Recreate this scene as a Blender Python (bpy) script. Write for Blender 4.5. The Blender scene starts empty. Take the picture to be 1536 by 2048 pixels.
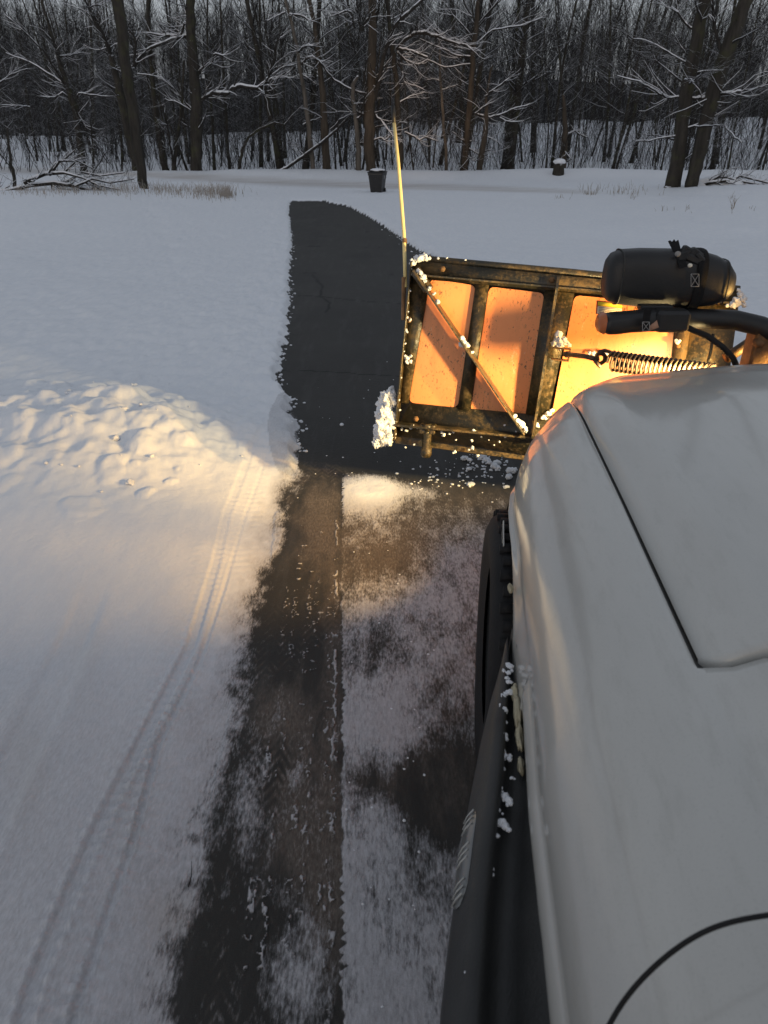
import bpy, math, random
import numpy as np
from mathutils import Vector

R = math.radians
SC = bpy.context.scene
COL = SC.collection
PI = math.pi

# ------------------------------------------------------------------ camera
CAMH, TH, F = 1.85, R(28.0), 1420.0
cd = bpy.data.cameras.new('camera')
cam = bpy.data.objects.new('camera', cd); COL.objects.link(cam)
cam.location = (0, 0, CAMH); cam.rotation_euler = (R(90) - TH, 0, 0)
cd.sensor_width = 36; cd.lens = 36 * F / 2048
cd.clip_start = 0.05; cd.clip_end = 2000
cd.dof.use_dof = True; cd.dof.focus_distance = 4.5; cd.dof.aperture_fstop = 8.0
SC.camera = cam

# ------------------------------------------------------------------ world
W = bpy.data.worlds.new('World'); SC.world = W; W.use_nodes = True
nt = W.node_tree; nt.nodes.clear()
out = nt.nodes.new('ShaderNodeOutputWorld'); bg = nt.nodes.new('ShaderNodeBackground')
sky = nt.nodes.new('ShaderNodeTexSky'); sky.sky_type = 'NISHITA'; sky.sun_disc = False
sky.sun_elevation = R(5); sky.sun_rotation = R(200); sky.dust_density = 2.0; sky.ozone_density = 1.0
hs = nt.nodes.new('ShaderNodeHueSaturation'); hs.inputs['Saturation'].default_value = 0.45
hs.inputs['Value'].default_value = 1.0
mx = nt.nodes.new('ShaderNodeMix'); mx.data_type = 'RGBA'; mx.inputs['Factor'].default_value = 0.7
mx.inputs[7].default_value = (2.76, 2.98, 3.40, 1)          # even overcast dusk
nt.links.new(sky.outputs[0], hs.inputs['Color']); nt.links.new(hs.outputs[0], mx.inputs[6])
nt.links.new(mx.outputs[2], bg.inputs['Color']); bg.inputs['Strength'].default_value = 0.147
nt.links.new(bg.outputs[0], out.inputs['Surface'])
sl = bpy.data.lights.new('sun', 'SUN'); sl.energy = 0.10; sl.angle = R(40); sl.color = (1, .93, .86)
so = bpy.data.objects.new('sun', sl); COL.objects.link(so); so.rotation_euler = (R(55), 0, R(20))
SC.view_settings.view_transform = 'Standard'; SC.view_settings.look = 'None'
SC.view_settings.exposure = 0.0; SC.view_settings.gamma = 1.0
SC.cycles.use_denoising = True
SC.cycles.max_bounces = 6; SC.cycles.sample_clamp_indirect = 6.0

# ------------------------------------------------------------------ helpers
def tag(o, label=None, cat=None, group=None, kind=None):
    if label: o['label'] = label
    if cat: o['category'] = cat
    if group: o['group'] = group
    if kind: o['kind'] = kind
    return o

def empty(name, loc, label, cat, group=None):
    o = bpy.data.objects.new(name, None); COL.objects.link(o); o.location = loc
    o.empty_display_size = .2
    return tag(o, label, cat, group)

def mkmesh(name, V, Fq, mats, smooth=False, midx=None):
    me = bpy.data.meshes.new(name)
    V = np.asarray(V, dtype=np.float32)
    if isinstance(Fq, np.ndarray):
        n, k = Fq.shape
        me.vertices.add(len(V)); me.vertices.foreach_set('co', V.ravel())
        me.loops.add(n * k); me.loops.foreach_set('vertex_index', Fq.astype(np.int32).ravel())
        me.polygons.add(n); me.polygons.foreach_set('loop_start', np.arange(0, n * k, k, dtype=np.int32))
        try: me.polygons.foreach_set('loop_total', np.full(n, k, dtype=np.int32))
        except Exception: pass
    else:
        me.from_pydata([tuple(map(float, v)) for v in V], [], Fq)
    for m in (mats if isinstance(mats, (list, tuple)) else [mats]): me.materials.append(m)
    if midx is not None: me.polygons.foreach_set('material_index', np.asarray(midx, dtype=np.int32))
    if smooth: me.polygons.foreach_set('use_smooth', np.ones(len(me.polygons), dtype=bool))
    me.update(calc_edges=True); me.validate()
    return me

def link(name, me, parent=None, loc=None):
    o = bpy.data.objects.new(name, me); COL.objects.link(o)
    if parent is not None: o.parent = parent
    if loc is not None: o.location = loc
    return o

class MB:
    """collects polygons; build() links them as one mesh object"""
    def __init__(s): s.V = []; s.F = []; s.M = []; s.n = 0
    def add(s, V, Fs, m=0):
        s.V.append(np.asarray(V, dtype=float).reshape(-1, 3))
        for f in Fs: s.F.append(tuple(int(i) + s.n for i in f)); s.M.append(m)
        s.n += len(s.V[-1])
    def box(s, c, sz, ax=None, m=0, bev=0.0):
        c = np.array(c, float); h = np.array(sz, float) / 2
        A = np.eye(3) if ax is None else np.array(ax, float)
        if bev <= 0:
            P = [c + A.T @ (h * np.array(k)) for k in
                 [(-1,-1,-1),(1,-1,-1),(1,1,-1),(-1,1,-1),(-1,-1,1),(1,-1,1),(1,1,1),(-1,1,1)]]
            s.add(P, [(0,3,2,1),(4,5,6,7),(0,1,5,4),(1,2,6,5),(2,3,7,6),(3,0,4,7)], m); return
        b = min(bev, h.min() * .9)
        ring = lambda x, y, z: [c + A.T @ np.array(q) for q in
            [(-x+b,-y,z),(x-b,-y,z),(x,-y+b,z),(x,y-b,z),(x-b,y,z),(-x+b,y,z),(-x,y-b,z),(-x,-y+b,z)]]
        L = [ring(h[0]-b, h[1]-b, -h[2]), ring(h[0], h[1], -h[2]+b), ring(h[0], h[1], h[2]-b), ring(h[0]-b, h[1]-b, h[2])]
        P = [p for r in L for p in r]
        Fs = [tuple(range(7, -1, -1)), tuple(range(24, 32))]
        for k in range(3):
            for i in range(8):
                j = (i + 1) % 8; Fs.append((k*8+i, k*8+j, k*8+8+j, k*8+8+i))
        s.add(P, Fs, m)
    def tube(s, P, r, sides=6, m=0, caps=True, squash=1.0):
        P = np.asarray(P, float); n = len(P); r = np.broadcast_to(np.asarray(r, float), (n,))
        T = np.gradient(P, axis=0); T /= np.linalg.norm(T, axis=1)[:, None] + 1e-9
        up = np.array([0, 0, 1.]) if abs(T[0][2]) < .9 else np.array([1., 0, 0])
        a = np.cross(T[0], up); a /= np.linalg.norm(a) + 1e-9
        Vs = []; ang = np.arange(sides) * 2 * PI / sides + .3
        for i in range(n):
            a = a - T[i] * (a @ T[i]); a /= np.linalg.norm(a) + 1e-9
            b = np.cross(T[i], a)
            Vs.append(P[i] + r[i] * (np.cos(ang)[:, None] * a + squash * np.sin(ang)[:, None] * b))
        Fs = []
        for i in range(n - 1):
            for k in range(sides):
                q = (k + 1) % sides; Fs.append((i*sides+k, i*sides+q, (i+1)*sides+q, (i+1)*sides+k))
        if caps: Fs.append(tuple(range(sides - 1, -1, -1))); Fs.append(tuple((n-1)*sides + k for k in range(sides)))
        s.add(np.vstack(Vs), Fs, m)
    def lathe(s, prof, c, ax, seg=20, m=0):
        ax = np.array(ax, float); ax /= np.linalg.norm(ax)
        u = np.cross(ax, [0, 0, 1.]) if abs(ax[2]) < .9 else np.cross(ax, [1., 0, 0]); u /= np.linalg.norm(u)
        v = np.cross(ax, u); c = np.array(c, float); Vs = []
        for (r, h) in prof:
            for k in range(seg):
                t = 2 * PI * k / seg; Vs.append(c + ax * h + r * (math.cos(t) * u + math.sin(t) * v))
        Fs = []
        for i in range(len(prof) - 1):
            for k in range(seg):
                q = (k + 1) % seg; Fs.append((i*seg+k, i*seg+q, (i+1)*seg+q, (i+1)*seg+k))
        s.add(Vs, Fs, m)
    def prism(s, poly, d, ):
        """poly: list of 3D points (planar), d: extrusion vector"""
        P = np.array(poly, float); n = len(P); d = np.array(d, float)
        Fs = [tuple(range(n - 1, -1, -1)), tuple(range(n, 2*n))]
        for i in range(n): j = (i + 1) % n; Fs.append((i, j, n + j, n + i))
        s.add(np.vstack([P, P + d]), Fs)
    def build(s, name, mats, parent=None, smooth=False, loc=None):
        V = np.vstack(s.V)
        off = np.zeros(3)
        if loc is not None: off = np.array(loc, float); V = V - off
        if all(len(f) == 4 for f in s.F): Fq = np.array(s.F)
        else: Fq = s.F
        me = mkmesh(name, V, Fq, mats, smooth, s.M if isinstance(mats, (list, tuple)) and len(mats) > 1 else None)
        return link(name, me, parent, None if loc is None else tuple(off))

def ico(sub):
    t = (1 + 5 ** .5) / 2
    V = [(-1,t,0),(1,t,0),(-1,-t,0),(1,-t,0),(0,-1,t),(0,1,t),(0,-1,-t),(0,1,-t),(t,0,-1),(t,0,1),(-t,0,-1),(-t,0,1)]
    Fs = [(0,11,5),(0,5,1),(0,1,7),(0,7,10),(0,10,11),(1,5,9),(5,11,4),(11,10,2),(10,7,6),(7,1,8),(3,9,4),(3,4,2),(3,2,6),(3,6,8),(3,8,9),(4,9,5),(2,4,11),(6,2,10),(8,6,7),(9,8,1)]
    V = [np.array(v, float) / np.linalg.norm(v) for v in V]
    for _ in range(sub):
        c = {}; N = []
        def mid(a, b):
            k = (min(a, b), max(a, b))
            if k not in c: p = V[a] + V[b]; V.append(p / np.linalg.norm(p)); c[k] = len(V) - 1
            return c[k]
        for (a, b, d) in Fs:
            x, y, z = mid(a, b), mid(b, d), mid(d, a); N += [(a,x,z),(b,y,x),(d,z,y),(x,y,z)]
        Fs = N
    return np.array(V), Fs
ICO = {k: ico(k) for k in (1, 2, 3)}

def _hash(ix, iy, seed):
    h = (ix * 374761393 + iy * 668265263 + seed * 982451653) & 0xFFFFFFFF
    h = ((h ^ (h >> 13)) * 1274126177) & 0xFFFFFFFF
    return ((h ^ (h >> 16)) & 0xFFFFFF) / float(0xFFFFFF)
def vn(x, y, seed=0):
    x = np.asarray(x, float); y = np.asarray(y, float)
    ix = np.floor(x).astype(np.int64); iy = np.floor(y).astype(np.int64); fx = x - ix; fy = y - iy
    fx = fx * fx * (3 - 2 * fx); fy = fy * fy * (3 - 2 * fy)
    a = _hash(ix, iy, seed); b = _hash(ix + 1, iy, seed); c = _hash(ix, iy + 1, seed); d = _hash(ix + 1, iy + 1, seed)
    return (a * (1 - fx) + b * fx) * (1 - fy) + (c * (1 - fx) + d * fx) * fy
def fbm(x, y, o=4, seed=0, g=.5):
    s = 0; a = 1; t = 0
    for k in range(o): s = s + a * vn(x, y, seed + 17 * k); t += a; a *= g; x = x * 2.03 + 5.1; y = y * 2.03 + 3.7
    return s / t
def ss(a, b, x):
    t = np.clip((np.asarray(x, float) - a) / (b - a), 0, 1); return t * t * (3 - 2 * t)

def lump(mb, c, r, seed, sub=2, flat=1.0, rough=.35, m=0):
    V, Fs = ICO[sub]
    rg = np.random.default_rng(seed); ph = rg.uniform(0, 50, 3)
    n = fbm(V[:, 0] * 1.6 + ph[0] + V[:, 2] * 1.1, V[:, 1] * 1.6 + ph[1] - V[:, 2] * 1.3, 3, seed % 97)
    n2 = fbm(V[:, 0] * 5 + ph[1], V[:, 1] * 5 + V[:, 2] * 4 + ph[2], 2, 3)
    k = 1 + rough * 2.2 * (n - .5) + rough * .9 * (n2 - .5)
    P = V * k[:, None] * np.broadcast_to(np.array(r, float), (3,))
    P[:, 2] *= flat
    mb.add(P + np.array(c, float), Fs, m)

# pixel of the 1536x2048 photograph -> direction with forward component 1
cT, sT = math.cos(TH), math.sin(TH)
def D(px, py):
    a = (px - 768) / F; b = (py - 1024) / F
    return np.array([a, cT - b * sT, -sT - b * cT])
def P3(px, py, t): return np.array([0, 0, CAMH]) + D(px, py) * t
def PH(px, py, h): d = D(px, py); return np.array([0, 0, CAMH]) + d * ((h - CAMH) / d[2])
def PY(px, py, y): d = D(px, py); return np.array([0, 0, CAMH]) + d * (y / d[1])
def proj(x, y, z):
    z = z - CAMH; t = y * cT - z * sT; t = np.where(t < .05, .05, t)
    v = -(y * sT + z * cT)
    return 768 + F * x / t, 1024 + F * v / t

# ------------------------------------------------------------------ materials
def newmat(name):
    m = bpy.data.materials.new(name); m.use_nodes = True
    return m, m.node_tree, m.node_tree.nodes['Principled BSDF']
def N(nt, typ, **kw):
    n = nt.nodes.new(typ)
    for k, v in kw.items():
        if k in n.inputs.keys() if isinstance(k, str) else False: n.inputs[k].default_value = v
        else:
            try: setattr(n, k, v)
            except Exception: pass
    return n
def noise_n(nt, scale, detail=4, rough=.5, vec=None, stretch=None):
    n = nt.nodes.new('ShaderNodeTexNoise'); n.inputs['Scale'].default_value = scale
    n.inputs['Detail'].default_value = detail; n.inputs['Roughness'].default_value = rough
    src = vec
    if src is None:
        tc = nt.nodes.new('ShaderNodeTexCoord'); src = tc.outputs['Object']
    if stretch:
        mp = nt.nodes.new('ShaderNodeMapping'); mp.inputs['Scale'].default_value = stretch
        nt.links.new(src, mp.inputs['Vector']); src = mp.outputs[0]
    nt.links.new(src, n.inputs['Vector']); return n.outputs['Fac']
def mth(nt, op, a, b=None, clamp=False):
    n = nt.nodes.new('ShaderNodeMath'); n.operation = op; n.use_clamp = clamp
    for i, v in enumerate((a, b)):
        if v is None: continue
        if hasattr(v, 'is_output') or isinstance(v, bpy.types.NodeSocket): nt.links.new(v, n.inputs[i])
        else: n.inputs[i].default_value = v
    return n.outputs[0]
def mrange(nt, v, a, b, lo=0, hi=1, smooth=False):
    n = nt.nodes.new('ShaderNodeMapRange'); n.clamp = True
    if smooth: n.interpolation_type = 'SMOOTHSTEP'
    nt.links.new(v, n.inputs[0])
    for i, x in enumerate((a, b, lo, hi)): n.inputs[i + 1].default_value = x
    return n.outputs[0]
def mixc(nt, f, a, b):
    n = nt.nodes.new('ShaderNodeMix'); n.data_type = 'RGBA'
    if isinstance(f, bpy.types.NodeSocket): nt.links.new(f, n.inputs[0])
    else: n.inputs[0].default_value = f
    for i, c in ((6, a), (7, b)):
        if isinstance(c, bpy.types.NodeSocket): nt.links.new(c, n.inputs[i])
        else: n.inputs[i].default_value = (c[0], c[1], c[2], 1)
    return n.outputs[2]
def bump(nt, bs, h, strength=.3, dist=.01, prev=None):
    b = nt.nodes.new('ShaderNodeBump'); b.inputs['Strength'].default_value = strength
    b.inputs['Distance'].default_value = dist
    nt.links.new(h, b.inputs['Height'])
    if prev is not None: nt.links.new(prev, b.inputs['Normal'])
    nt.links.new(b.outputs[0], bs.inputs['Normal']); return b.outputs[0]
def attr(nt, name):
    a = nt.nodes.new('ShaderNodeAttribute'); a.attribute_name = name; return a.outputs['Fac']
def simple(name, col, rough=.5, metal=0, var=.25, scale=8, spec=.5, bmp=0, bscale=60, coat=0):
    m, nt, bs = newmat(name)
    n = noise_n(nt, scale, 5, .6)
    c = mixc(nt, mrange(nt, n, .3, .7), [x * (1 - var) for x in col], [min(1, x * (1 + var)) for x in col])
    nt.links.new(c, bs.inputs['Base Color'])
    bs.inputs['Roughness'].default_value = rough; bs.inputs['Metallic'].default_value = metal
    bs.inputs['Specular IOR Level'].default_value = spec
    if coat: bs.inputs['Coat Weight'].default_value = coat; bs.inputs['Coat Roughness'].default_value = .12
    if bmp: bump(nt, bs, noise_n(nt, bscale, 4, .6), bmp, .004)
    return m

def mat_ground():
    m, nt, bs = newmat('snow_and_asphalt')
    cov = attr(nt, 'cover'); sl_ = attr(nt, 'slush'); tan = attr(nt, 'tan'); ck = attr(nt, 'crack')
    fine = noise_n(nt, 120, 6, .7, stretch=(1, .30, 1)); mid = noise_n(nt, 16, 6, .65, stretch=(1, .30, 1))
    vfine = noise_n(nt, 420, 2, .6)
    a = mth(nt, 'ADD', cov, mth(nt, 'MULTIPLY', mth(nt, 'SUBTRACT', fine, .5), .85))
    a = mth(nt, 'ADD', a, mth(nt, 'MULTIPLY', mth(nt, 'SUBTRACT', mid, .5), .65))
    f = mrange(nt, a, .32, .80, 0, 1, True)
    # asphalt: dark with fine aggregate and worn grey areas
    ag = mrange(nt, vfine, .35, .75)
    big = mrange(nt, noise_n(nt, 1.3, 5, .6), .3, .7)
    asp = mixc(nt, ag, (.020, .0192, .018), (.052, .050, .046))
    asp = mixc(nt, mth(nt, 'MULTIPLY', big, .5), asp, (.050, .048, .045))
    strk = mrange(nt, noise_n(nt, 9, 5, .7, stretch=(1, .12, 1)), .52, .75)
    asp = mixc(nt, mth(nt, 'MULTIPLY', strk, .45), asp, (.085, .084, .084))
    wet = mrange(nt, noise_n(nt, .9, 4, .6, stretch=(1, .5, 1)), .5, .68)
    asp = mixc(nt, mth(nt, 'MULTIPLY', wet, .5), asp, (.018, .018, .019))
    asp = mixc(nt, ck, asp, (.004, .004, .004))
    # packed slush film: grey brown
    sm = mth(nt, 'ADD', sl_, mth(nt, 'MULTIPLY', mth(nt, 'SUBTRACT', mid, .5), 1.1))
    sm = mrange(nt, sm, .25, .85, 0, 1, True)
    slc = mixc(nt, mrange(nt, fine, .3, .7), (.055, .045, .038), (.17, .145, .125))
    base = mixc(nt, sm, asp, slc)
    sn = mixc(nt, mrange(nt, mid, .3, .7), (.71, .745, .80), (.79, .81, .84))
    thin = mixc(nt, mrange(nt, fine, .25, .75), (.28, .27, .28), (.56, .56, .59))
    depth_shade = attr(nt, 'depth_shade')
    sn = mixc(nt, depth_shade, thin, sn)
    tn = mth(nt, 'MULTIPLY', tan, mrange(nt, noise_n(nt, 1.2, 5, .6, stretch=(.25, 1.6, 1)), .3, .7, .35, 1))
    sn = mixc(nt, tn, sn, (.40, .355, .31))
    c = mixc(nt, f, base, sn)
    nt.links.new(c, bs.inputs['Base Color'])
    r = mrange(nt, f, 0, 1, .62, .6); nt.links.new(r, bs.inputs['Roughness'])
    bs.inputs['Specular IOR Level'].default_value = .2
    h1 = mth(nt, 'ADD', mth(nt, 'MULTIPLY', f, .9), mth(nt, 'MULTIPLY', vfine, .35))
    b1 = bump(nt, bs, h1, .55, .004)
    g = noise_n(nt, 34, 6, .62)
    bump(nt, bs, g, .35, .010, b1)
    return m
def mat_snow(name='snow', col=(.78, .80, .84)):
    m, nt, bs = newmat(name)
    n = noise_n(nt, 30, 5, .6)
    nt.links.new(mixc(nt, n, [c * .9 for c in col], col), bs.inputs['Base Color'])
    bs.inputs['Roughness'].default_value = .6; bs.inputs['Specular IOR Level'].default_value = .25
    bump(nt, bs, noise_n(nt, 120, 4, .6), .5, .006)
    return m
def mat_bark(name, c1, c2, snow_lo, snow_hi, sc=6, moss=0):
    m, nt, bs = newmat(name)
    g = nt.nodes.new('ShaderNodeNewGeometry'); sx = nt.nodes.new('ShaderNodeSeparateXYZ')
    nt.links.new(g.outputs['Normal'], sx.inputs[0])
    pos = g.outputs['Position']
    n = noise_n(nt, sc, 6, .65, vec=pos, stretch=(1, 1, .18)); n2 = noise_n(nt, 2.2, 3, .6, vec=pos)
    c = mixc(nt, mrange(nt, n, .3, .7), c1, c2)
    if moss: c = mixc(nt, mrange(nt, n2, .5, .75, 0, moss), c, (.07, .075, .03))
    v = mth(nt, 'ADD', sx.outputs[2], mth(nt, 'MULTIPLY', mth(nt, 'SUBTRACT', noise_n(nt, 5, 3, .6, vec=pos), .5), 1.1))
    s = mrange(nt, v, snow_lo, snow_hi, 0, 1, True)
    c = mixc(nt, s, c, (.74, .76, .80))
    nt.links.new(c, bs.inputs['Base Color'])
    bs.inputs['Roughness'].default_value = .85; bs.inputs['Specular IOR Level'].default_value = .15
    bump(nt, bs, n, .8, .03)
    return m
M = {}
M['ground'] = mat_ground()
M['snow'] = mat_snow()
M['bark'] = mat_bark('bark', (.020, .0185, .0165), (.056, .050, .043), .62, .9, moss=.5)
M['bark_pale'] = mat_bark('pale_bark', (.05, .045, .038), (.15, .13, .11), .40, .75)
M['bark_brown'] = mat_bark('brown_bark', (.034, .028, .022), (.085, .068, .052), .62, .95)
M['twig'] = mat_bark('twig', (.018, .0165, .015), (.045, .041, .037), .50, .85)
M['twig_dark'] = mat_bark('far_twig', (.015, .014, .0135), (.036, .033, .031), .46, .90)
M['twig_far'] = mat_bark('distant_twig', (.015, .0148, .0145), (.033, .031, .031), .95, 1.5)
M['grass'] = simple('dry_grass', (.20, .16, .11), .8)
M['frost_grass'] = simple('frosted_grass', (.30, .27, .24), .8)

# ------------------------------------------------------------------ terrain
def z0(x, y):
    x = np.asarray(x, float); y = np.asarray(y, float)
    z = -.35 * ss(4.5, 18, y)
    z = z + .55 * ss(5, 13, x) * np.exp(-((y - 27) / 8.5) ** 2)
    z = z + .34 * ss(-3, -12, x) * np.exp(-((y - 29) / 8) ** 2)
    z = z - .25 * np.exp(-((y - 40) / 3.5) ** 2) * (.4 + .6 * ss(8, -4, x))
    z = z + .30 * np.exp(-((y - 45.5) / 1.6) ** 2) * ss(-26, -12, x)
    z = z + .13 * np.exp(-((y - 35.2) / .9) ** 2) * ss(9, 4, x) * (.5 + fbm(x * .8, y * .8, 2, 7)) * (1 - .8 * np.exp(-((x + 2.6) / 2.2) ** 2))
    z = z + (1.5 + 2.1 * ss(-22, 12, x)) * ss(47 + 5 * ss(-8, -26, x), 105, y)
    z = z + (15 - 4.5 * ss(5, 30, x * 100 / (y + 30))) * ss(100, 250, y) + 2.2 * (fbm(x * .05, y * .03, 3, 21) - .5) * ss(110, 160, y)
    r = np.hypot(x, y)
    z = z + 1.1 * (fbm(x * .09, y * .09, 3, 5) - .5) * ss(38, 60, y) + 2.4 * (fbm(x * .10, y * .05, 3, 6) - .5) * ss(58, 90, y)
    z = z + .10 * (fbm(x * .35, y * .35, 3, 9) - .5) * ss(5, 14, r) * ss(.2, 1, np.abs(x) / 4 + ss(20, 26, y))
    return z

_TS = 1.2 * 1.012 ** np.arange(480)
def hit(px, py, add=0):
    """where the sight line through a photo pixel meets the ground"""
    d = D(px, py); O = np.array([0, 0, CAMH]); ts = _TS
    for rnd in range(3):
        P = O[None] + d[None] * ts[:, None]
        below = P[:, 2] <= z0(P[:, 0], P[:, 1]) + add
        k = int(np.argmax(below)) if below.any() else len(ts) - 1
        k = max(k, 1); ts = np.linspace(ts[k - 1], ts[k], 14)
    return O + d * ts[-1]

# driveway edges, as x against y
EL = [(580,403),(579,430),(583,470),(582,500),(580,550),(577,620),(572,680),(558,722),(556,765),(574,800),(594,860),(604,925),(588,962),
      (565,1000),(548,1080),(535,1180),(505,1270),(475,1350),(455,1450),(432,1550),(412,1650),(397,1750),(372,1850),(355,1950),(345,2048)]
ER = [(640,403),(690,413),(745,440),(790,470),(832,500),(900,530),(990,570),(1090,640),(1210,760)]
eL = np.array([hit(*p)[:2] for p in EL])[::-1]; eR = np.array([hit(*p)[:2] for p in ER])[::-1]
eL = np.vstack([[eL[0][0] - .1, -12], eL]); eR = np.vstack([[2.5, -12], [2.45, 2.5], [2.3, 5.0], eR[eR[:, 1] > 6.0]])
YEND = hit(600, 404)[1]
XL = lambda y: np.interp(y, eL[:, 1], eL[:, 0]); XR = lambda y: np.interp(y, eR[:, 1], eR[:, 0])
roadU = lambda px: np.interp(px, [-2500, 0, 200, 400, 650, 900, 1100, 1250, 1600, 4000], [318, 326, 336, 342, 354, 363, 372, 380, 392, 470])
roadD = lambda px: np.interp(px, [-2500, 0, 200, 300, 560, 760, 950, 1180, 1350, 4000], [350, 352, 354, 360, 377, 384, 388, 393, 396, 480])

def poly_dist(X, Y, pts):
    """distance, signed side and arc length to a polyline"""
    best = np.full(X.shape, 1e9); side = np.zeros(X.shape); arc = np.zeros(X.shape); s0 = 0
    for (a, b) in zip(pts[:-1], pts[1:]):
        d = b - a; L = math.hypot(*d); d = d / L
        u = (X - a[0]) * d[0] + (Y - a[1]) * d[1]; uc = np.clip(u, 0, L)
        ex = X - a[0] - d[0] * uc; ey = Y - a[1] - d[1] * uc; ds = np.hypot(ex, ey)
        sg = (X - a[0]) * d[1] - (Y - a[1]) * d[0]
        k = ds < best; best = np.where(k, ds, best); side = np.where(k, np.sign(sg), side); arc = np.where(k, s0 + uc, arc); s0 += L
    return best, side, arc
gp = lambda L: np.array([hit(*p)[:2] for p in L])

def build_ground():
    # rows follow the perspective so detail is even near the camera
    pys = np.concatenate([np.arange(2230, 394, -2.0)])
    dep = TH + np.arctan((pys - 1024) / F)
    rows = list(CAMH / np.tan(dep))
    y = rows[-1]
    while y < 60: y *= 1.012; rows.append(y)
    while y < 420: y *= 1.03; rows.append(y)
    back = list(np.linspace(-14, rows[0] - .1, 24)); Yr = np.array(back + rows)
    s = np.concatenate([np.linspace(-6, -.72, 22)[:-1], np.linspace(-.72, -.36, 90)[:-1], np.linspace(-.36, .20, 300)[:-1], np.linspace(.20, .62, 90)[:-1], np.linspace(.62, 6, 22)])
    tt = np.maximum(Yr, .3) * cT + CAMH * sT
    Xg = tt[:, None] * s[None, :]; Yg = np.repeat(Yr[:, None], len(s), 1)
    nr, ncol = Xg.shape
    Z = z0(Xg, Yg)
    px, py = proj(Xg, Yg, Z)
    cover = np.ones_like(Xg); slush = np.zeros_like(Xg); tan = np.zeros_like(Xg); crack = np.zeros_like(Xg); depth_shade = np.ones_like(Xg)
    add = np.zeros_like(Xg)
    jag = .11 * (fbm(Xg * 2.2, Yg * 5.0, 2, 41) - .5) + .025 * np.abs(((Yg * 4.4 + 2.2 * fbm(Yg * 1.5, Xg * .2, 2, 3)) % 1) - .5) * (Yg > 4.2) + .05 * (fbm(Xg * 14, Yg * 14, 2, 43) - .5)
    jag = jag * ss(1.0, 4.5, Yg)
    sdL = Xg - XL(Yg) + jag; sdR = XR(Yg) - Xg + jag * .8
    sdE = (YEND - Yg) * .45 + .5 * (fbm(Xg * 1.5, Yg * 1.5, 3, 8) - .5)
    sd = np.minimum(np.minimum(sdL, sdR), sdE)
    covX = None
    far = ss(3.95, 4.15, Yg + .12 * (fbm(Xg * 5, Yg * 5, 3, 5) - .5))
    inside = sd > 0
    covF = 1 - ss(-.015, .02, sd)
    # ---- near zone: thin packed snow in patches
    lineA = gp([(685, 960), (686, 2200)])[::-1]; dA = (lineA[1] - lineA[0]); LA = math.hypot(*dA); dA /= LA
    u = -((Xg - lineA[0][0]) * dA[1] - (Yg - lineA[0][1]) * dA[0])          # metres left of the tyre edge
    v = (Xg - lineA[0][0]) * dA[0] + (Yg - lineA[0][1]) * dA[1]
    tooth = .028 * (fbm(v * 1.6, v * 0, 3, 78) - .5) + .016 * fbm(v * 5, v * 0 + 9, 2, 79) ** 2 * 1.4 * (np.abs(((v / .028) % 1) - .5) * 2 - .5) + .022 * (fbm(Xg * 34, Yg * 26, 3, 77) - .5)
    G = lambda cx, cy, rx, ry: np.exp(-(((px - cx) / rx) ** 2 + ((py - cy) / ry) ** 2))
    rb = np.interp(py, [935, 955, 1000, 1050, 1100, 1180, 1250, 1330, 1400, 1480, 1560, 1640, 1800, 2048, 2300],
                   [0, .10, .34, .42, .42, .54, .60, .60, .68, .72, .68, .72, .76, .80, .82])
    rb = rb + .62 * np.clip(G(728, 985, 74, 38) * 1.6, 0, 1) + .3 * G(830, 985, 50, 12) - .8 * np.clip(1.5 * G(900, 1590, 90, 85), 0, 1) - .22 * G(755, 1300, 60, 45) \
        + .26 * G(930, 1130, 70, 60) + .18 * G(850, 1190, 90, 40) - .2 * G(740, 1130, 60, 50) + .16 * G(760, 1440, 90, 70) - .28 * G(745, 1560, 60, 40) - .20 * G(900, 1400, 60, 60)
    rsl = np.interp(py, [940, 1000, 1300, 1500, 1700, 2048], [.1, .55, .6, .5, .3, .3]) + .3 * G(800, 1080, 160, 60) - .5 * G(740, 1290, 60, 60)
    lb = .22 + .22 * (fbm(Xg * 26, Yg * 9, 3, 66) - .5) + .30 * G(480, 1620, 60, 160) + .26 * G(575, 1950, 60, 150) + .16 * G(600, 1560, 60, 120) + .12 * G(500, 1330, 60, 60) + .16 * G(620, 1980, 40, 160) - .12 * G(590, 1080, 40, 60) - .1 * G(570, 1180, 50, 50)
    lsl = .24 + .65 * np.clip(G(640, 1050, 45, 90) + G(560, 1430, 70, 60) + .8 * G(590, 1620, 60, 130) + .9 * G(650, 1800, 60, 200) + .6 * G(665, 1400, 22, 300), 0, 1)
    onleft = ss(-.004, .004, u + tooth)
    rb = rb - .35 * G(700, 1330, 60, 50) * 0 + .10 * (fbm(Xg * 3, Yg * 2, 3, 33) - .5)
    covN = rb * (1 - onleft) + lb * onleft; slN = rsl * (1 - onleft) + lsl * onleft
    covN = covN + (.42 * (fbm(Xg * 7, Yg * 3.2, 5, 101) - .5) + .34 * (fbm(Xg * 24, Yg * 12, 4, 102) - .5)) * ss(3.95, 3.6, Yg + .3 * G(735, 985, 60, 30))
    # tread scraps: rows of small V marks
    scr = np.zeros_like(Xg)
    wu = .008 * (fbm(Xg * 55, Yg * 55, 2, 9) - .5) * 2; wv = .012 * (fbm(Xg * 45, Yg * 45, 2, 10) - .5) * 2
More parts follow.
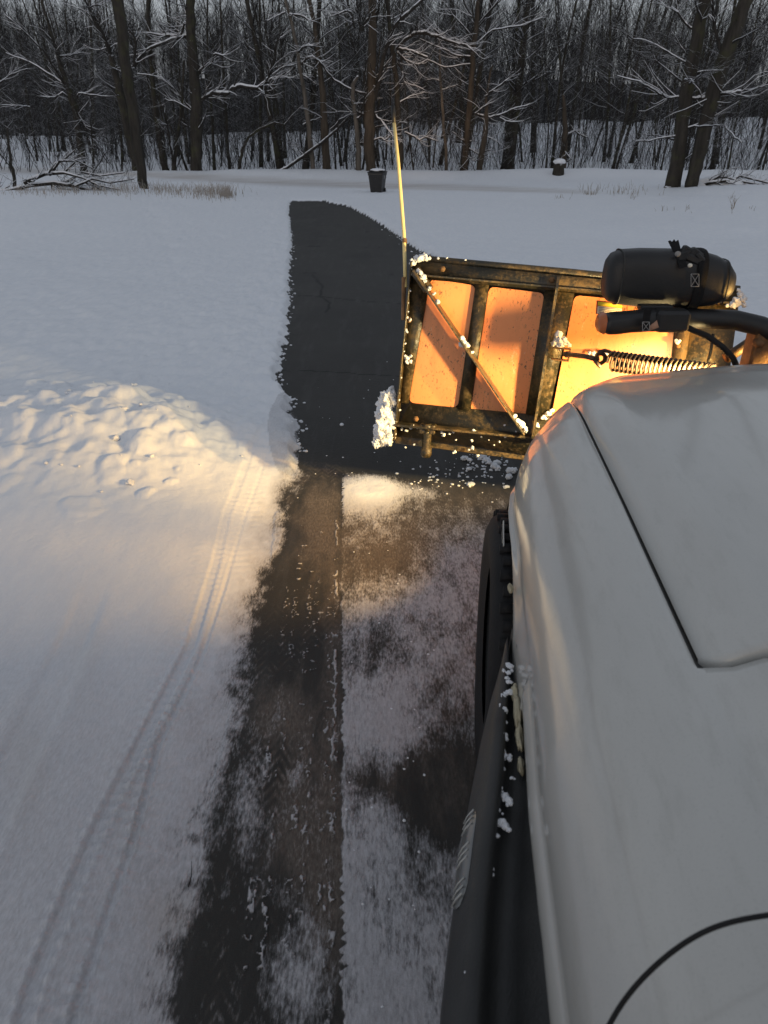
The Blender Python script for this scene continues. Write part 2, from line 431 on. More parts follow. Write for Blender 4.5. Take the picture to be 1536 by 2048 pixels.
    for ri, (u0, per, ln, pr) in enumerate(((.052, .050, .030, .42), (.118, .060, .034, .42), (.150, .065, .030, .3), (.215, .070, .034, .4), (.250, .08, .030, .3))):
        k_ = np.floor(v / per).astype(np.int64); r1 = _hash(k_, k_ * 0 + ri, 3); r2 = _hash(k_, k_ * 0 + ri, 4); r3 = _hash(k_, k_ * 0 + ri, 5); r4 = _hash(k_, k_ * 0 + ri, 6)
        du = u + wu - u0 - (r1 - .5) * .03; dv = v + wv - (k_ + .5 + (r2 - .5) * .45) * per; L_ = ln * (.25 + 1.0 * r3 * r2)
        for sg_, a_ in ((1, .4), (-1, 1.2)):
            ca, sa = np.cos(a_ + (r4 - .5) * .9), np.sin(a_ + (r4 - .5) * .9)
            al = dv * ca + sg_ * du * sa; cr_ = -dv * sa + sg_ * du * ca
            al = al - L_ * .5
            m_ = (r4 > .45 if sg_ < 0 else r4 < .8) * (1 - ss(.0015, .006, np.abs(cr_) + .25 * np.clip(np.abs(al) - L_ * .4, 0, 1))) * (np.abs(al) < L_ * .7)
            scr = np.maximum(scr, m_ * (r1 * .5 + r3 * .5 < pr))
    jl = .030 + .010 * (fbm(v * 26, v * 0 + 3, 3, 14) - .5) * 2
    scr = np.maximum(scr, (1 - ss(.002, .006, np.abs(u - jl) + .006 * (fbm(Xg * 70, Yg * 70, 2, 19) - .5))) * ss(.40, .50, fbm(v * 7, v * 0, 3, 28)))
    web = 1 - np.abs(2 * fbm(Xg * 30 + wu * 30, Yg * 15, 3, 131) - 1)
    rows_ = np.maximum.reduce([np.exp(-((u + .5 * wu - q_) / .014) ** 2) for q_ in (.03, .06, .115, .15, .21, .25)])
    web = .8 * ss(.91, .985, web) * (1 - .6 * ss(2.4, 3.0, Yg)) * ss(.25, .7, rows_) * ss(.40, .56, fbm(Xg * 4, Yg * 4.5, 3, 132))
    scr = np.maximum(scr * .75, web)
    scr *= ss(4.0, 3.2, Yg)
    covN = np.maximum(covN, scr * 1.0 * onleft * (.75 + .5 * fbm(Xg * 6, Yg * 3, 2, 29)))
    # soft lug pattern of the tyre pressed in the slush
    lug = np.sin((v + .9 * np.abs(((u / .085) % 1) - .5) * .085 * 2) * 2 * PI / .052 + 6 * fbm(Xg * 5, Yg * 3.5, 3, 141)) * ss(.44, .62, fbm(Xg * 5, Yg * 3, 3, 142)) * (.4 + 1.2 * fbm(Xg * 30, Yg * 30, 2, 143))
    slN = slN + .13 * lug * onleft; covN = covN + .05 * lug * onleft * ss(3.4, 2.6, Yg)
    # blend to the snow on the left, ragged and gradual
    lo = (XL(Yg) - Xg) + .20 * (fbm(Xg * 7, Yg * 3.2, 4, 12) - .5) + .08 * (fbm(Xg * 30, Yg * 22, 2, 13) - .5)
    wid = .10
    covN = np.maximum(covN, np.clip(.5 + lo / (2 * wid), 0, 1) ** .9 * 1.05)
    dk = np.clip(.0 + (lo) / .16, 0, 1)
    covN = np.maximum(covN, .95 * ss(2.3, 2.6, Xg))
    cover = np.where(inside | (Yg < 4.1) & (sdL > -.22) & (sdR > 0), covF * far + covN * (1 - far), 1.0)
    cover = np.where((Yg >= 4.2), covF, cover)
    # thin tread-printed snow by the left edge at the blade
    tp = np.clip(1.6 * G(572, 880, 26, 62), 0, 1); cover = np.where((Yg > 3.8), np.maximum(cover, tp * .62), cover)
    slush = np.where(Yg < 4.15, slN, 0.0) + .0
    depth_shade = np.where(Yg < 4.3, np.clip(dk, 0, 1), 1.0) * np.where(tp > .3, .5, 1)
    depth_shade = np.maximum(depth_shade, np.clip(1.4 * G(745, 980, 60, 28), 0, 1) * (Yg < 4.3))
    depth_shade = depth_shade * (1 - .75 * ss(3.4, 1.2, Yg) * ss(-4.5, -2.2, Xg))  # greys the snow toward the camera: foreground shade painted into its colour
    # ---- snow relief
    thick = (.065 + .05 * (fbm(Xg * 9, Yg * 7, 3, 111) - .4)) * (1 - ss(-.06, .012, sd)) * ss(3.6, 4.6, Yg) + .035 * ss(.0, .35, XL(Yg) - Xg) * (1 - ss(3.6, 4.6, Yg))
    thick = thick + .011 * np.clip(G(735, 978, 62, 22) * 1.5, 0, 1) * (.7 + .6 * fbm(Xg * 20, Yg * 20, 3, 35)) + .003 * scr * onleft + .004 * ss(.4, .8, covN) * (Yg < 4.1) * inside
    add += thick
    open_ = np.clip(ss(.0, .5, -sd), 0, 1)
    add += open_ * (.045 * (fbm(Xg * .9, Yg * .9, 3, 51) - .5) + .012 * (fbm(Xg * 4.2, Yg * 3.0, 3, 52) - .5))
    # churned edge along the far right side and the left bank
    ed = np.exp(-((sd + .30) / .28) ** 2) * ss(5, 8, Yg)
    add += ed * .11 * (fbm(Xg * 5.0, Yg * 3.0, 4, 61) - .32)
    # footprints line in the left field
    rg = np.random.default_rng(4)
    for (fx, fy) in [(330, 470), (322, 450), (345, 500), (318, 436), (352, 530), (372, 560), (300, 425)] + [(420, 455), (440, 480), (455, 520)]:
        p = hit(fx, fy); add -= .07 * np.exp(-(((Xg - p[0]) / .13) ** 2 + ((Yg - p[1]) / .2) ** 2))
    # ploughed heap with chunks on the left
    heap = np.zeros_like(Xg); near = (Yg > 2.2) & (Yg < 8.5) & (Xg < 0)
    base = [(230, 880, .62, .20), (90, 930, .7, .13), (380, 900, .50, .11), (30, 850, .6, .12), (300, 960, .5, .07)]
    for (cx, cy, r_, h_) in base:
        p = hit(cx, cy); heap = np.maximum(heap, h_ * np.exp(-(((Xg - p[0]) ** 2 + (Yg - p[1]) ** 2) / r_ ** 2)) * near) if False else heap + .55 * h_ * np.exp(-(((Xg - p[0]) ** 2 + (Yg - p[1]) ** 2) / r_ ** 2)) * near
    chunks = [(265, 778, .07, .07), (232, 800, .10, .10), (200, 815, .13, .12), (300, 822, .14, .10), (350, 850, .09, .07), (130, 800, .09, .10), (75, 792, .08, .09), (330, 790, .06, .04),
              (178, 870, .14, .10), (110, 880, .10, .09), (250, 870, .16, .10), (335, 915, .17, .12), (300, 950, .10, .07), (385, 935, .08, .06), (60, 905, .12, .10), (20, 870, .13, .12),
              (110, 935, .11, .07), (20, 960, .10, .07), (170, 1040, .10, .045), (292, 1015, .05, .05), (420, 880, .07, .04), (445, 905, .06, .035), (395, 860, .07, .04), (145, 845, .07, .07), (205, 845, .06, .06), (65, 850, .08, .07),
              (370, 885, .06, .04), (480, 925, .05, .03), (240, 925, .12, .06), (160, 925, .09, .05), (15, 1000, .08, .04)]
    rr = np.random.default_rng(12)
    for _ in range(38):
        cx = rr.uniform(-160, 420); cy = rr.uniform(790, 1000) + (cx < 0) * 20; k = rr.uniform(.025, .065); chunks.append((cx, cy, k, k * rr.uniform(.45, .9)))
    wx = .10 * (fbm(Xg * 5, Yg * 5, 4, 71) - .5) * 2; wy = .10 * (fbm(Xg * 5, Yg * 5, 4, 72) - .5) * 2
    lay = np.zeros_like(Xg)
    for (cx, cy, r_, h_) in chunks:
        p = hit(cx, cy); q = ((Xg - p[0] + wx) ** 2 + ((Yg - p[1] + wy) * 1.0) ** 2) / r_ ** 2
        lay = lay + (h_ * .62 * ss(0, .85, 1 - q / 1.5)) * near * (1 - .55 * np.clip(lay / .09, 0, 1))
    rdg = 1 - np.abs(fbm(Xg * 3.2, Yg * 4.2, 4, 76) - .5) * 4
    lay = lay * .8
    add += heap * (1.15 + .5 * (fbm(Xg * 5, Yg * 5, 3, 73) - .5)) + heap * .55 * np.clip(rdg, -1, 1) * .5 * ss(.02, .08, heap) + lay * (.45 + .6 * fbm(Xg * 7, Yg * 7, 3, 75)) + .02 * ss(.01, .05, heap) * (fbm(Xg * 8, Yg * 8, 3, 74) - .5)
    # ---- tyre tracks in the snow on the left
    def track(pts, w, dpt, per, asym=1.0):
        nonlocal add
        d, sgn, arc = poly_dist(Xg, Yg, gp(pts)); k = (Yg < 6.5) & (Yg > .5)
        mean = .002 * np.sin(arc * 2 * PI / per) * np.exp(-((d - w) / .02) ** 2)
        g_ = -dpt * (1 - ss(w * .6, w, d)) + dpt * .45 * np.exp(-((d - w * 1.25) / (w * .35)) ** 2)
        rib = .0035 * ss(.35, .6, fbm(arc * 2.2, arc * 0 + per * 50, 2, 44)) * (np.sign(np.sin(arc * 2 * PI / per)) * .5 + .5) * np.exp(-((d - w) / (.022)) ** 2) * (sgn * asym > 0)
        fade = np.where(w > .05, ss(2.9, 2.2, Yg) * ss(.9, 1.3, Yg), 1.7 - 1.35 * ss(1.9, 3.2, Yg)); add = add + np.where(k, (g_ + rib + mean) * fade, 0)
    track([(20, 2200), (75, 1990), (190, 1700), (300, 1470), (385, 1300), (432, 1140), (455, 1040), (505, 925), (560, 830)], .024, .0055, .045)
    track([(110, 2200), (160, 2020), (215, 1850), (270, 1690), (318, 1500), (400, 1330), (450, 1180), (490, 1040), (535, 930), (580, 840)], .011, .004, .050, -1)
    track([(-60, 1750), (40, 1540), (110, 1390), (170, 1250), (205, 1160)], .075, .007, .9)
    dT, sT_, aT = poly_dist(Xg, Yg, gp([(60, 2200), (120, 2010), (250, 1690), (360, 1400), (440, 1150), (500, 950), (570, 835)]))
    rb2 = .0012 * (np.sin(aT * 2 * PI / .055 + 2 * np.sin(dT * 40)) > .1) * ss(.17, .12, np.abs(dT)) * (fbm(Xg * 5, Yg * 5, 2, 15) > .42)
    add += np.where(Yg < 6, rb2, 0)
    # brown smudges in thin snow near the bottom
    slush = slush + .0
    tan = .55 * np.clip(G(350, 1840, 60, 60) + .5 * G(60, 1560, 50, 120) + .35 * G(170, 1330, 40, 120) + .35 * G(260, 1620, 30, 110) + .25 * G(330, 1950, 50, 90), 0, 1) * (Yg < 5)
    # ---- road
    yu, yd = roadU(px), roadD(px)
    rd = (py > yu) & (py < yd) & (Yg > 25) & (Yg < 75)
    mid_ = np.clip(1 - np.abs((py - (yu * .42 + yd * .58)) / ((yd - yu) * .40)), 0, 1)
    tan = np.where(rd, .62 * ss(.0, .7, mid_) * ss(1240, 1120, px), tan)
    add = np.where(rd, add * .4 + .02 * np.sin((py - yu) / (yd - yu) * 9), add)
    # ---- joints and cracks in the asphalt
    def crk(pts, w, jig=6):
        nonlocal crack
        W_ = gp(pts); d, _, _ = poly_dist(Xg + .05 * (fbm(Xg * 6, Yg * 6, 3, 91) - .5), Yg + .16 * (fbm(Xg * 5, Yg * 3, 3, 92) - .5), W_)
        crack = np.maximum(crack, (1 - ss(w * .4, w, d)) * inside)
    crk([(580, 590), (640, 593), (700, 600), (800, 607)], .030); crk([(560, 742), (650, 744), (720, 748), (830, 756)], .018)
    crk([(625, 550), (645, 572), (640, 592), (660, 605), (652, 625)], .024); crk([(585, 492), (700, 494), (840, 497)], .022); crk([(585, 545), (720, 548), (900, 552)], .016)
    crk([(585, 462), (700, 462), (800, 466)], .02)
    Zf = Z + add
    cover = np.where(rd, 1, cover); depth_shade = np.where(rd, 1, depth_shade)
    drive = inside & (Yg > -13)
    code = np.where(rd, 2, np.where(drive, 1, 0))
    V = np.stack([Xg, Yg, Zf], -1).reshape(-1, 3)
    idx = np.arange(nr * ncol).reshape(nr, ncol)
    Q = np.stack([idx[:-1, :-1], idx[:-1, 1:], idx[1:, 1:], idx[1:, :-1]], -1).reshape(-1, 4)
    fc = code[:-1, :-1].reshape(-1)
    hill = (Yg[:-1, :-1] > 88 + 44 * fbm(Xg[:-1, :-1] * .11, Yg[:-1, :-1] * .05, 4, 151)).reshape(-1); fc = np.where(hill, 3, fc)
    for k, (name, mt) in enumerate((('snow_field', M['ground']), ('driveway', M['ground']), ('road', M['ground']), ('wooded_hill', None))):
        if mt is None:
            mt, n_, b_ = newmat('wooded_hillside')
            n_.links.new(mixc(n_, mrange(n_, noise_n(n_, .35, 6, .7), .40, .8), (.022, .0215, .022), (.060, .062, .070)), b_.inputs['Base Color'])
            b_.inputs['Roughness'].default_value = .95
        q = Q[fc == k]; us, inv = np.unique(q, return_inverse=True); q2 = inv.reshape(q.shape)
        me = mkmesh(name, V[us], q2, mt, True)
        for an, arr in (('cover', cover), ('slush', slush), ('tan', tan), ('crack', crack), ('depth_shade', depth_shade)):
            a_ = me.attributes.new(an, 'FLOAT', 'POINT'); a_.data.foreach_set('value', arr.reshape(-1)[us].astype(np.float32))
        o = link(name, me); tag(o, kind='structure')
    return Xg, Yg, Zf
GX, GY, GZ = build_ground()
def gz(x, y):
    i = int(np.clip(np.searchsorted(GY[:, 0], y), 1, len(GY) - 1)); j = int(np.clip(np.searchsorted(GX[i], x), 1, GX.shape[1] - 1)); return float(GZ[i, j])

# ------------------------------------------------------------------ lamps of the truck and an added bounce spot
def spot(name, loc, aim, power, size, blend, col, rad=.05):
    l = bpy.data.lights.new(name, 'SPOT'); l.energy = power; l.spot_size = R(size); l.spot_blend = blend; l.color = col
    l.shadow_soft_size = rad
    o = bpy.data.objects.new(name, l); COL.objects.link(o); o.location = loc
    o.rotation_euler = (Vector(aim) - Vector(loc)).to_track_quat('-Z', 'Y').to_euler(); return o
WARM = (1.0, .70, .30)
#LAMPS
spot('headlight_beam', (1.24, 2.61, 1.00), (.76, 3.45, 1.16), 245, 112, .6, (1.0, .74, .34), .04)
spot('headlight_beam', (1.98, 2.52, 1.00), (.50, 3.52, 1.04), 285, 72, .6, (1.0, .56, .15), .03)
LCN = np.array([.545, 2.38, .70])
spot('blade_bounce_spot', tuple(LCN), (-1.85, 4.15, .0), 118, 88, 1.0, (1.0, .58, .17), .004)  # added spot, stands in for warm light bouncing off the blade
spot('plow_light_beam', (1.10, 3.02, 1.40), (2.3, 46, 3.2), 20000, 12, 1.0, (1.0, .58, .24), .05)

# ------------------------------------------------------------------ snow plow
#PLOW
exec_plow = True
AL, RO, LE, BH, BL_ = .215, .058, .145, .912, 1.545
TLc = P3(825, 520, 3.55)
w0 = np.array([math.cos(AL), -math.sin(AL), 0]); n0 = np.array([math.sin(AL), math.cos(AL), 0])
u0_ = np.array([0, 0, 1.]) * math.cos(LE) + n0 * math.sin(LE)
BW = w0 * math.cos(RO) - u0_ * math.sin(RO); BU = u0_ * math.cos(RO) + w0 * math.sin(RO); BN = np.cross(BU, BW)  # toward the truck
if BN[1] > 0: BN = -BN
AX = np.array([BW, BU, BN])
def bp(s, r, o=0.0): return TLc + BW * s - BU * r + BN * o      # s along, r down, o proud toward the truck
def b2(px, py, o=0.0):
    """pixel -> (s, r) in the blade plane lifted by o"""
    d = D(px, py); O = np.array([0, 0, CAMH]) - (TLc + BN * o)
    t = -(O @ BN) / (d @ BN); q = O + d * t
    return q @ BW, -(q @ BU)
def bpix(px, py, o=0.0): s, r = b2(px, py, o); return bp(s, r, o)

def mat_plow_black():
    m, nt, bs = newmat('plow_black_paint')
    n = noise_n(nt, 9, 6, .7); n2 = noise_n(nt, 70, 4, .7)
    rust = mrange(nt, mth(nt, 'ADD', n, mth(nt, 'MULTIPLY', mth(nt, 'SUBTRACT', n2, .5), .6)), .44, .64)
    c = mixc(nt, rust, (.024, .022, .014), (.11, .070, .028))
    c = mixc(nt, mrange(nt, n2, .60, .72), c, (.15, .125, .085))
    nt.links.new(c, bs.inputs['Base Color'])
    nt.links.new(mrange(nt, rust, 0, 1, .30, .75), bs.inputs['Roughness'])
    bump(nt, bs, n2, .5, .004); return m
def mat_plow_orange():
    m, nt, bs = newmat('plow_orange_skin')
    n = noise_n(nt, 3, 5, .6, stretch=(1, 1, .3)); sp = noise_n(nt, 95, 3, .7, stretch=(1, 1, .5)); bl = noise_n(nt, 7, 4, .6)
    c = mixc(nt, mrange(nt, n, .3, .7), (.72, .235, .07), (.84, .31, .11))
    s = mth(nt, 'MULTIPLY', mrange(nt, sp, .57, .66), mrange(nt, bl, .42, .58))
    c = mixc(nt, mrange(nt, noise_n(nt, 5, 6, .7, stretch=(1.6, 1.6, .25)), .52, .80, 0, .55), c, (.36, .13, .045))
    c = mixc(nt, mrange(nt, noise_n(nt, 14, 6, .75, stretch=(1, 1, .6)), .62, .70, 0, .5), c, (.80, .62, .42))
    c = mixc(nt, s, c, (.08, .045, .02))
    nt.links.new(c, bs.inputs['Base Color']); bs.inputs['Roughness'].default_value = .38
    return m
M['plow_black'] = mat_plow_black(); M['plow_orange'] = mat_plow_orange()
M['rust'] = simple('rusty_steel', (.22, .12, .055), .7, .2, .5, 14, .4, .6, 90)
M['spring'] = simple('rusty_spring', (.085, .055, .032), .55, .4, .45, 20, .5, .5, 120)
M['black_plastic'] = simple('black_plastic', (.016, .016, .017), .45, 0, .25, 6, .4, .25, 160)
M['black_rubber'] = simple('black_rubber', (.012, .012, .013), .75, 0, .3, 9, .3, .4, 90)
M['charcoal'] = simple('charcoal_plastic', (.030, .031, .031), .5, 0, .3, 5, .4, .35, 200)
M['rod'] = simple('yellow_marker_rod', (.80, .66, .30), .5, 0, .1, 12)
M['web'] = simple('black_webbing', (.014, .014, .015), .9, 0, .3, 60, .2, .8, 400)
M['stitch'] = simple('grey_stitching', (.30, .29, .28), .8)
M['amber'] = simple('amber_lens', (.42, .12, .035), .25, 0, .15, 6, .5)

plow = empty('snow_plow', tuple(bp(.78, .9)), 'raised snow plow blade seen from behind, orange panels in a snow-spattered black frame', 'snow plow')
plow_inv = np.array(bp(.78, .9))
PL = tuple(plow_inv)
def pbuild(mb, name, mat, parent=None, smooth=False):
    """part of the plow: geometry in world space, moved under its parent's origin"""
    V = np.vstack(mb.V); mb2 = MB(); mb2.F, mb2.M = mb.F, mb.M; mb2.V = [V - plow_inv]; mb2.n = mb.n
    return mb2.build(name, mat, parent if parent is not None else plow, smooth)

# recessed skin panels with rounded corners; slightly curved blade behind
def rpanel(corners, o, name, mat, rad=.018, parent=None):
    c = [np.array(bpix(px, py, o)) for px, py in corners]; n = 4; pts = []
    for i in range(n):
        p, a, b = c[i], c[i - 1], c[(i + 1) % n]
        da = (a - p) / np.linalg.norm(a - p); db = (b - p) / np.linalg.norm(b - p)
        for k in range(5):
            t = k / 4; pts.append(p + da * rad * (1 - t) ** 2 + db * rad * t ** 2)
    return pts
def frame_plate(holes, o, th):
    """flat steel face with the panels' openings: built as strips between hole columns"""
    pass
# back skin sheet (behind everything)
mb = MB(); nS, nR = 18, 14
Vs = []
for j in range(nR + 1):
    for i in range(nS + 1):
        s = BL_ * i / nS; r = BH * j / nR; k = (r / BH - .5); Vs.append(bp(s, r, -.045 - .05 * (1 - 4 * k * k)))
mb.add(Vs, [(j*(nS+1)+i, j*(nS+1)+i+1, (j+1)*(nS+1)+i+1, (j+1)*(nS+1)+i) for j in range(nR) for i in range(nS)])
Vs2 = [np.array(v) - BN * .012 for v in Vs]
mb.add(Vs2, [(j*(nS+1)+i, (j+1)*(nS+1)+i, (j+1)*(nS+1)+i+1, j*(nS+1)+i+1) for j in range(nR) for i in range(nS)])
pbuild(mb, 'moldboard', M['plow_black'], smooth=True)
PAN = [[(862,557),(952,571),(916,814),(819,804)], [(979,573),(1089,586),(1051,834),(941,822)], [(1149,590),(1352,610),(1322,900),(1096,868)]]
for c in PAN:
    mb = MB(); pts = rpanel(c, -.028, 'p', None, .03)
    ctr = sum(pts) / len(pts); pts = [ctr + (p - ctr) * 1.0 for p in pts]
    mb.prism(pts[::-1], BN * .016); pbuild(mb, 'panel', M['plow_orange'])
# frame strips around the panels, proud of them, following pixel columns of the photo
def strip(quad, o, th, name='rail', bevel=.0):
    mb = MB(); pts = [np.array(bpix(px, py, o)) for px, py in quad]
    mb.prism(pts[::-1], BN * th)
    return pbuild(mb, name, M['plow_black'])
strip([(826,521),(1476,586),(1474,612),(821,556)], -.028, .040, 'top_rail')
strip([(822,805),(1440,862),(1430,960),(789,868)], -.028, .030, 'bottom_rail')
strip([(821,556.5),(861.5,560),(818.5,804.5),(797,803)], -.028, .034, 'side_rail')
strip([(952.5,568),(978.5,570),(940.5,818),(916.5,816)], -.028, .034, 'rib')
strip([(1089.5,580),(1148.5,586),(1096,830),(1051.5,826)], -.028, .032, 'rib')
strip([(1352.5,602),(1474,613),(1441,861),(1328,851)], -.028, .026, 'back_plate')
strip([(1358,604),(1386,607),(1350,853),(1332,851)], -.001, .022, 'rib')
# rolled top lip and folded left flange
mb = MB(); q = [bpix(824, 517, .0), bpix(1478, 582, .0)]
mb.tube([bp(-.004, -.006, -.03), bp(BL_ * .5, -.010, -.03), bp(BL_ + .004, -.006, -.03)], .021, 8); pbuild(mb, 'top_lip', M['plow_black'], smooth=True)
mb = MB(); a = np.array(bpix(824, 522, 0)); b = np.array(bpix(790, 876, 0)); d = b - a; L = np.linalg.norm(d); d /= L
mb.box(a + d * L / 2 + BN * .012 + BW * .005, (.010, L, .085), [np.cross(d, BN), d, BN], bev=.003); pbuild(mb, 'side_flange', M['plow_black'])
# bottom flange shelf + cutting edge
mb = MB(); a = np.array(bpix(793, 845, 0)); b = np.array(bpix(1440, 905, 0)); d = b - a; L = np.linalg.norm(d); d /= L
nn = np.cross(BN, d)
mb.box(a + d * L / 2 + BN * .035, (L, .012, .075), [d, nn, BN], bev=.003); pbuild(mb, 'bottom_flange', M['plow_black'])
mb = MB(); a = np.array(bpix(790, 872, 0)); b = np.array(bpix(1430, 955, 0)); d = b - a; L = np.linalg.norm(d); d /= L
mb.box(a + d * L / 2 - BN * .022, (L, .09, .014), [d, np.cross(BN, d), BN], bev=.003); pbuild(mb, 'cutting_edge', M['plow_black'])
mb = MB(); a = np.array(bpix(830, 549, 0)); b = np.array(bpix(1468, 606, 0)); d = b - a; L = np.linalg.norm(d); d /= L
mb.box(a + d * L / 2 + BN * .022, (L, .010, .022), [d, np.cross(BN, d), BN], bev=.002); pbuild(mb, 'rail_edge', M['plow_black'])
# standing fin
mb = MB(); a = np.array(bpix(1117, 553, .012)); b = np.array(bpix(1064, 880, .012)); d = b - a; L = np.linalg.norm(d); d /= L
sd_ = np.cross(d, BN)
poly = [a, a + BN * .02, a + d * .05 + BN * .10, a + d * (L * .55) + BN * .115, b - d * .03 + BN * .095, b]
mb.prism([p - sd_ * .006 for p in poly], sd_ * .012); pbuild(mb, 'fin', M['plow_black'])
# diagonal brace: an angle bar
mb = MB(); a = np.array(bpix(829, 540, .055)); b = np.array(bpix(1049, 866, .055)); d = b - a; L = np.linalg.norm(d); d /= L
sd_ = np.cross(d, BN); sd_ /= np.linalg.norm(sd_)
mb.box(a + d * L / 2 + BN * .012, (.009, L, .10), [sd_, d, np.cross(sd_, d)], bev=.002)
pbuild(mb, 'diagonal_brace', M['plow_black'])
mb = MB(); mb.box(a + d * .06 - sd_ * .0 - BN * .02, (.05, .12, .05), [sd_, d, np.cross(sd_, d)], bev=.004); pbuild(mb, 'brace_gusset', M['plow_black'])
# bolts
for (px, py) in [(885, 538), (1104, 560), (818, 640), (815, 722), (1356, 692), (1255, 572), (1440, 600), (832, 838)]:
    mb = MB(); c = bpix(px, py, .012); mb.lathe([(.0, .014), (.010, .014), (.011, .010), (.011, .002), (.016, .001), (.016, -.002)], c, BN, 6); pbuild(mb, 'bolt', M['rust'])
# shoe with collars hanging at the bottom
mb = MB(); a = np.array(bpix(855, 848, .05)); b = np.array(bpix(852, 914, .05)); d = (b - a) / np.linalg.norm(b - a); L = np.linalg.norm(b - a)
mb.lathe([(0, 0), (.022, 0), (.022, .03), (.015, .032), (.015, .05), (.024, .052), (.024, L - .05), (.029, L - .048), (.029, L - .012), (.022, L), (0, L)], a, d, 16)
pbuild(mb, 'plow_shoe', M['plow_black'], smooth=False)
mb = MB(); mb.box(a + d * .03 - BN * .02, (.085, .05, .06), [np.cross(d, BN), d, BN], bev=.005); pbuild(mb, 'shoe_bracket', M['plow_black'])
# lug at the fin, eye bolt and trip spring
c = np.array(bpix(1122, 708, .10))
lug = MB(); lug.box(c + BU * .028, (.085, .006, .05), AX, bev=.002); lug.box(c - BU * .028, (.085, .006, .05), AX, bev=.002); lug.box(c + BW * .040, (.007, .062, .05), AX, bev=.002)
pbuild(lug, 'spring_bracket', M['rust'])
tS = 3.02
p0 = np.array(bpix(1128, 708, .11)); p1 = P3(1172, 713, 3.12); p2 = P3(1192, 718, 3.08)
mb = MB(); mb.tube([p0, (p0 + p1) / 2, p1, p2], .011, 10); 
ring = []
for k in range(15):
    t = PI * 1.55 * k / 14 + PI * .15; ring.append(P3(1200, 717, 3.07) + np.array([math.cos(t) * -.022, .0, math.sin(t) * .022]))
mb.tube(ring, .009, 8)
mb.tube([P3(1190, 722, 3.07), P3(1196, 729, 3.05), P3(1202, 735, 3.05)], .008, 8)
mb.lathe([(0, -.012), (.017, -.012), (.017, .012), (0, .012)], p0 + (p1 - p0) * .18, (p1 - p0), 6)
pbuild(mb, 'eye_bolt', M['spring'], smooth=True)
A = P3(1222, 722, 3.05); B = P3(1430, 750, 2.78); d = B - A; L = np.linalg.norm(d); d /= L
e1 = np.cross(d, [0, 0, 1.]); e1 /= np.linalg.norm(e1); e2 = np.cross(e1, d)
mb = MB(); pts = []; turns = 23
for k in range(8):      # hook
    t = PI * (1.05 - k / 7 * .95); pts.append(P3(1208, 716, 3.06) + d * (-math.cos(t) * -.030) * -1 * -1 + np.array([0, 0, 1]) * (math.sin(t) * .034) )
hk = [P3(1196, 722, 3.07), P3(1194, 712, 3.07), P3(1200, 703, 3.07), P3(1210, 701, 3.06), P3(1220, 704, 3.05), P3(1226, 712, 3.05), P3(1227, 722, 3.05)]
mb.tube(hk, .0085, 8)
for k in range(turns * 10 + 1):
    t = 2 * PI * k / 10; pts2 = A + d * (L * k / (turns * 10)) + .039 * (math.cos(t) * e1 + math.sin(t) * e2)
    if k == 0: cp = []
    cp.append(pts2)
mb.tube(cp, .0070, 6); pbuild(mb, 'trip_spring', M['spring'], smooth=True)
# marker rod
mb = MB(); a = P3(811, 575, 3.60); b = P3(808, 470, 3.60); c2 = P3(797, 330, 3.58); e = P3(788, 243, 3.56)
mb.tube([a, b, c2, e], [.0095, .0095, .009, .0085], 10); pbuild(mb, 'marker_rod', M['rod'], smooth=True)
mb = MB(); e2_ = P3(785.5, 212, 3.55); mb.tube([P3(788.3, 246, 3.56), e2_], [.0105, .0105], 10); pbuild(mb, 'rod_tip', M['black_plastic'], smooth=True)
mb = MB(); mb.tube([P3(809, 478, 3.598), P3(809.8, 486, 3.598)], .012, 10); pbuild(mb, 'rod_ferrule', M['rust'])
mb = MB(); mb.tube([P3(808, 555, 3.597), P3(806, 640, 3.62)], [.012, .010], 8); pbuild(mb, 'rod_clamp', M['rust'])
# warning sticker on the bright panel
def sticker(quad, o, name, mat, parent=None):
    mb = MB(); pts = [np.array(bpix(px, py, o)) for px, py in quad]; mb.prism(pts[::-1], BN * .0012); return pbuild(mb, name, mat, parent)
M['st_white'] = simple('sticker_white', (.75, .70, .60), .5, var=.05); M['st_yellow'] = simple('sticker_yellow', (.75, .62, .05), .5, var=.05); M['st_red'] = simple('sticker_red', (.45, .06, .04), .5, var=.05)
M['ink'] = simple('ink', (.03, .03, .03), .6)
stk = sticker([(1194,601),(1246,606),(1243,633),(1192,628)], -.0118, 'warning_sticker', M['st_red'])
sticker([(1196,603),(1245,608),(1244,616),(1195.5,611)], -.0104, 'sticker_band', M['st_yellow'], None)
sticker([(1195.5,612),(1244,617),(1242,632),(1193.5,627)], -.0104, 'sticker_text_area', M['st_white'], None)
for k in range(4):
    y = 614.5 + k * 3.1; sticker([(1198, y),(1240 - 6 * (k % 2), y + 4.2),(1240 - 6 * (k % 2), y + 5.0),(1198, y + .8)], -.0090, 'printed_line', M['ink'], None)
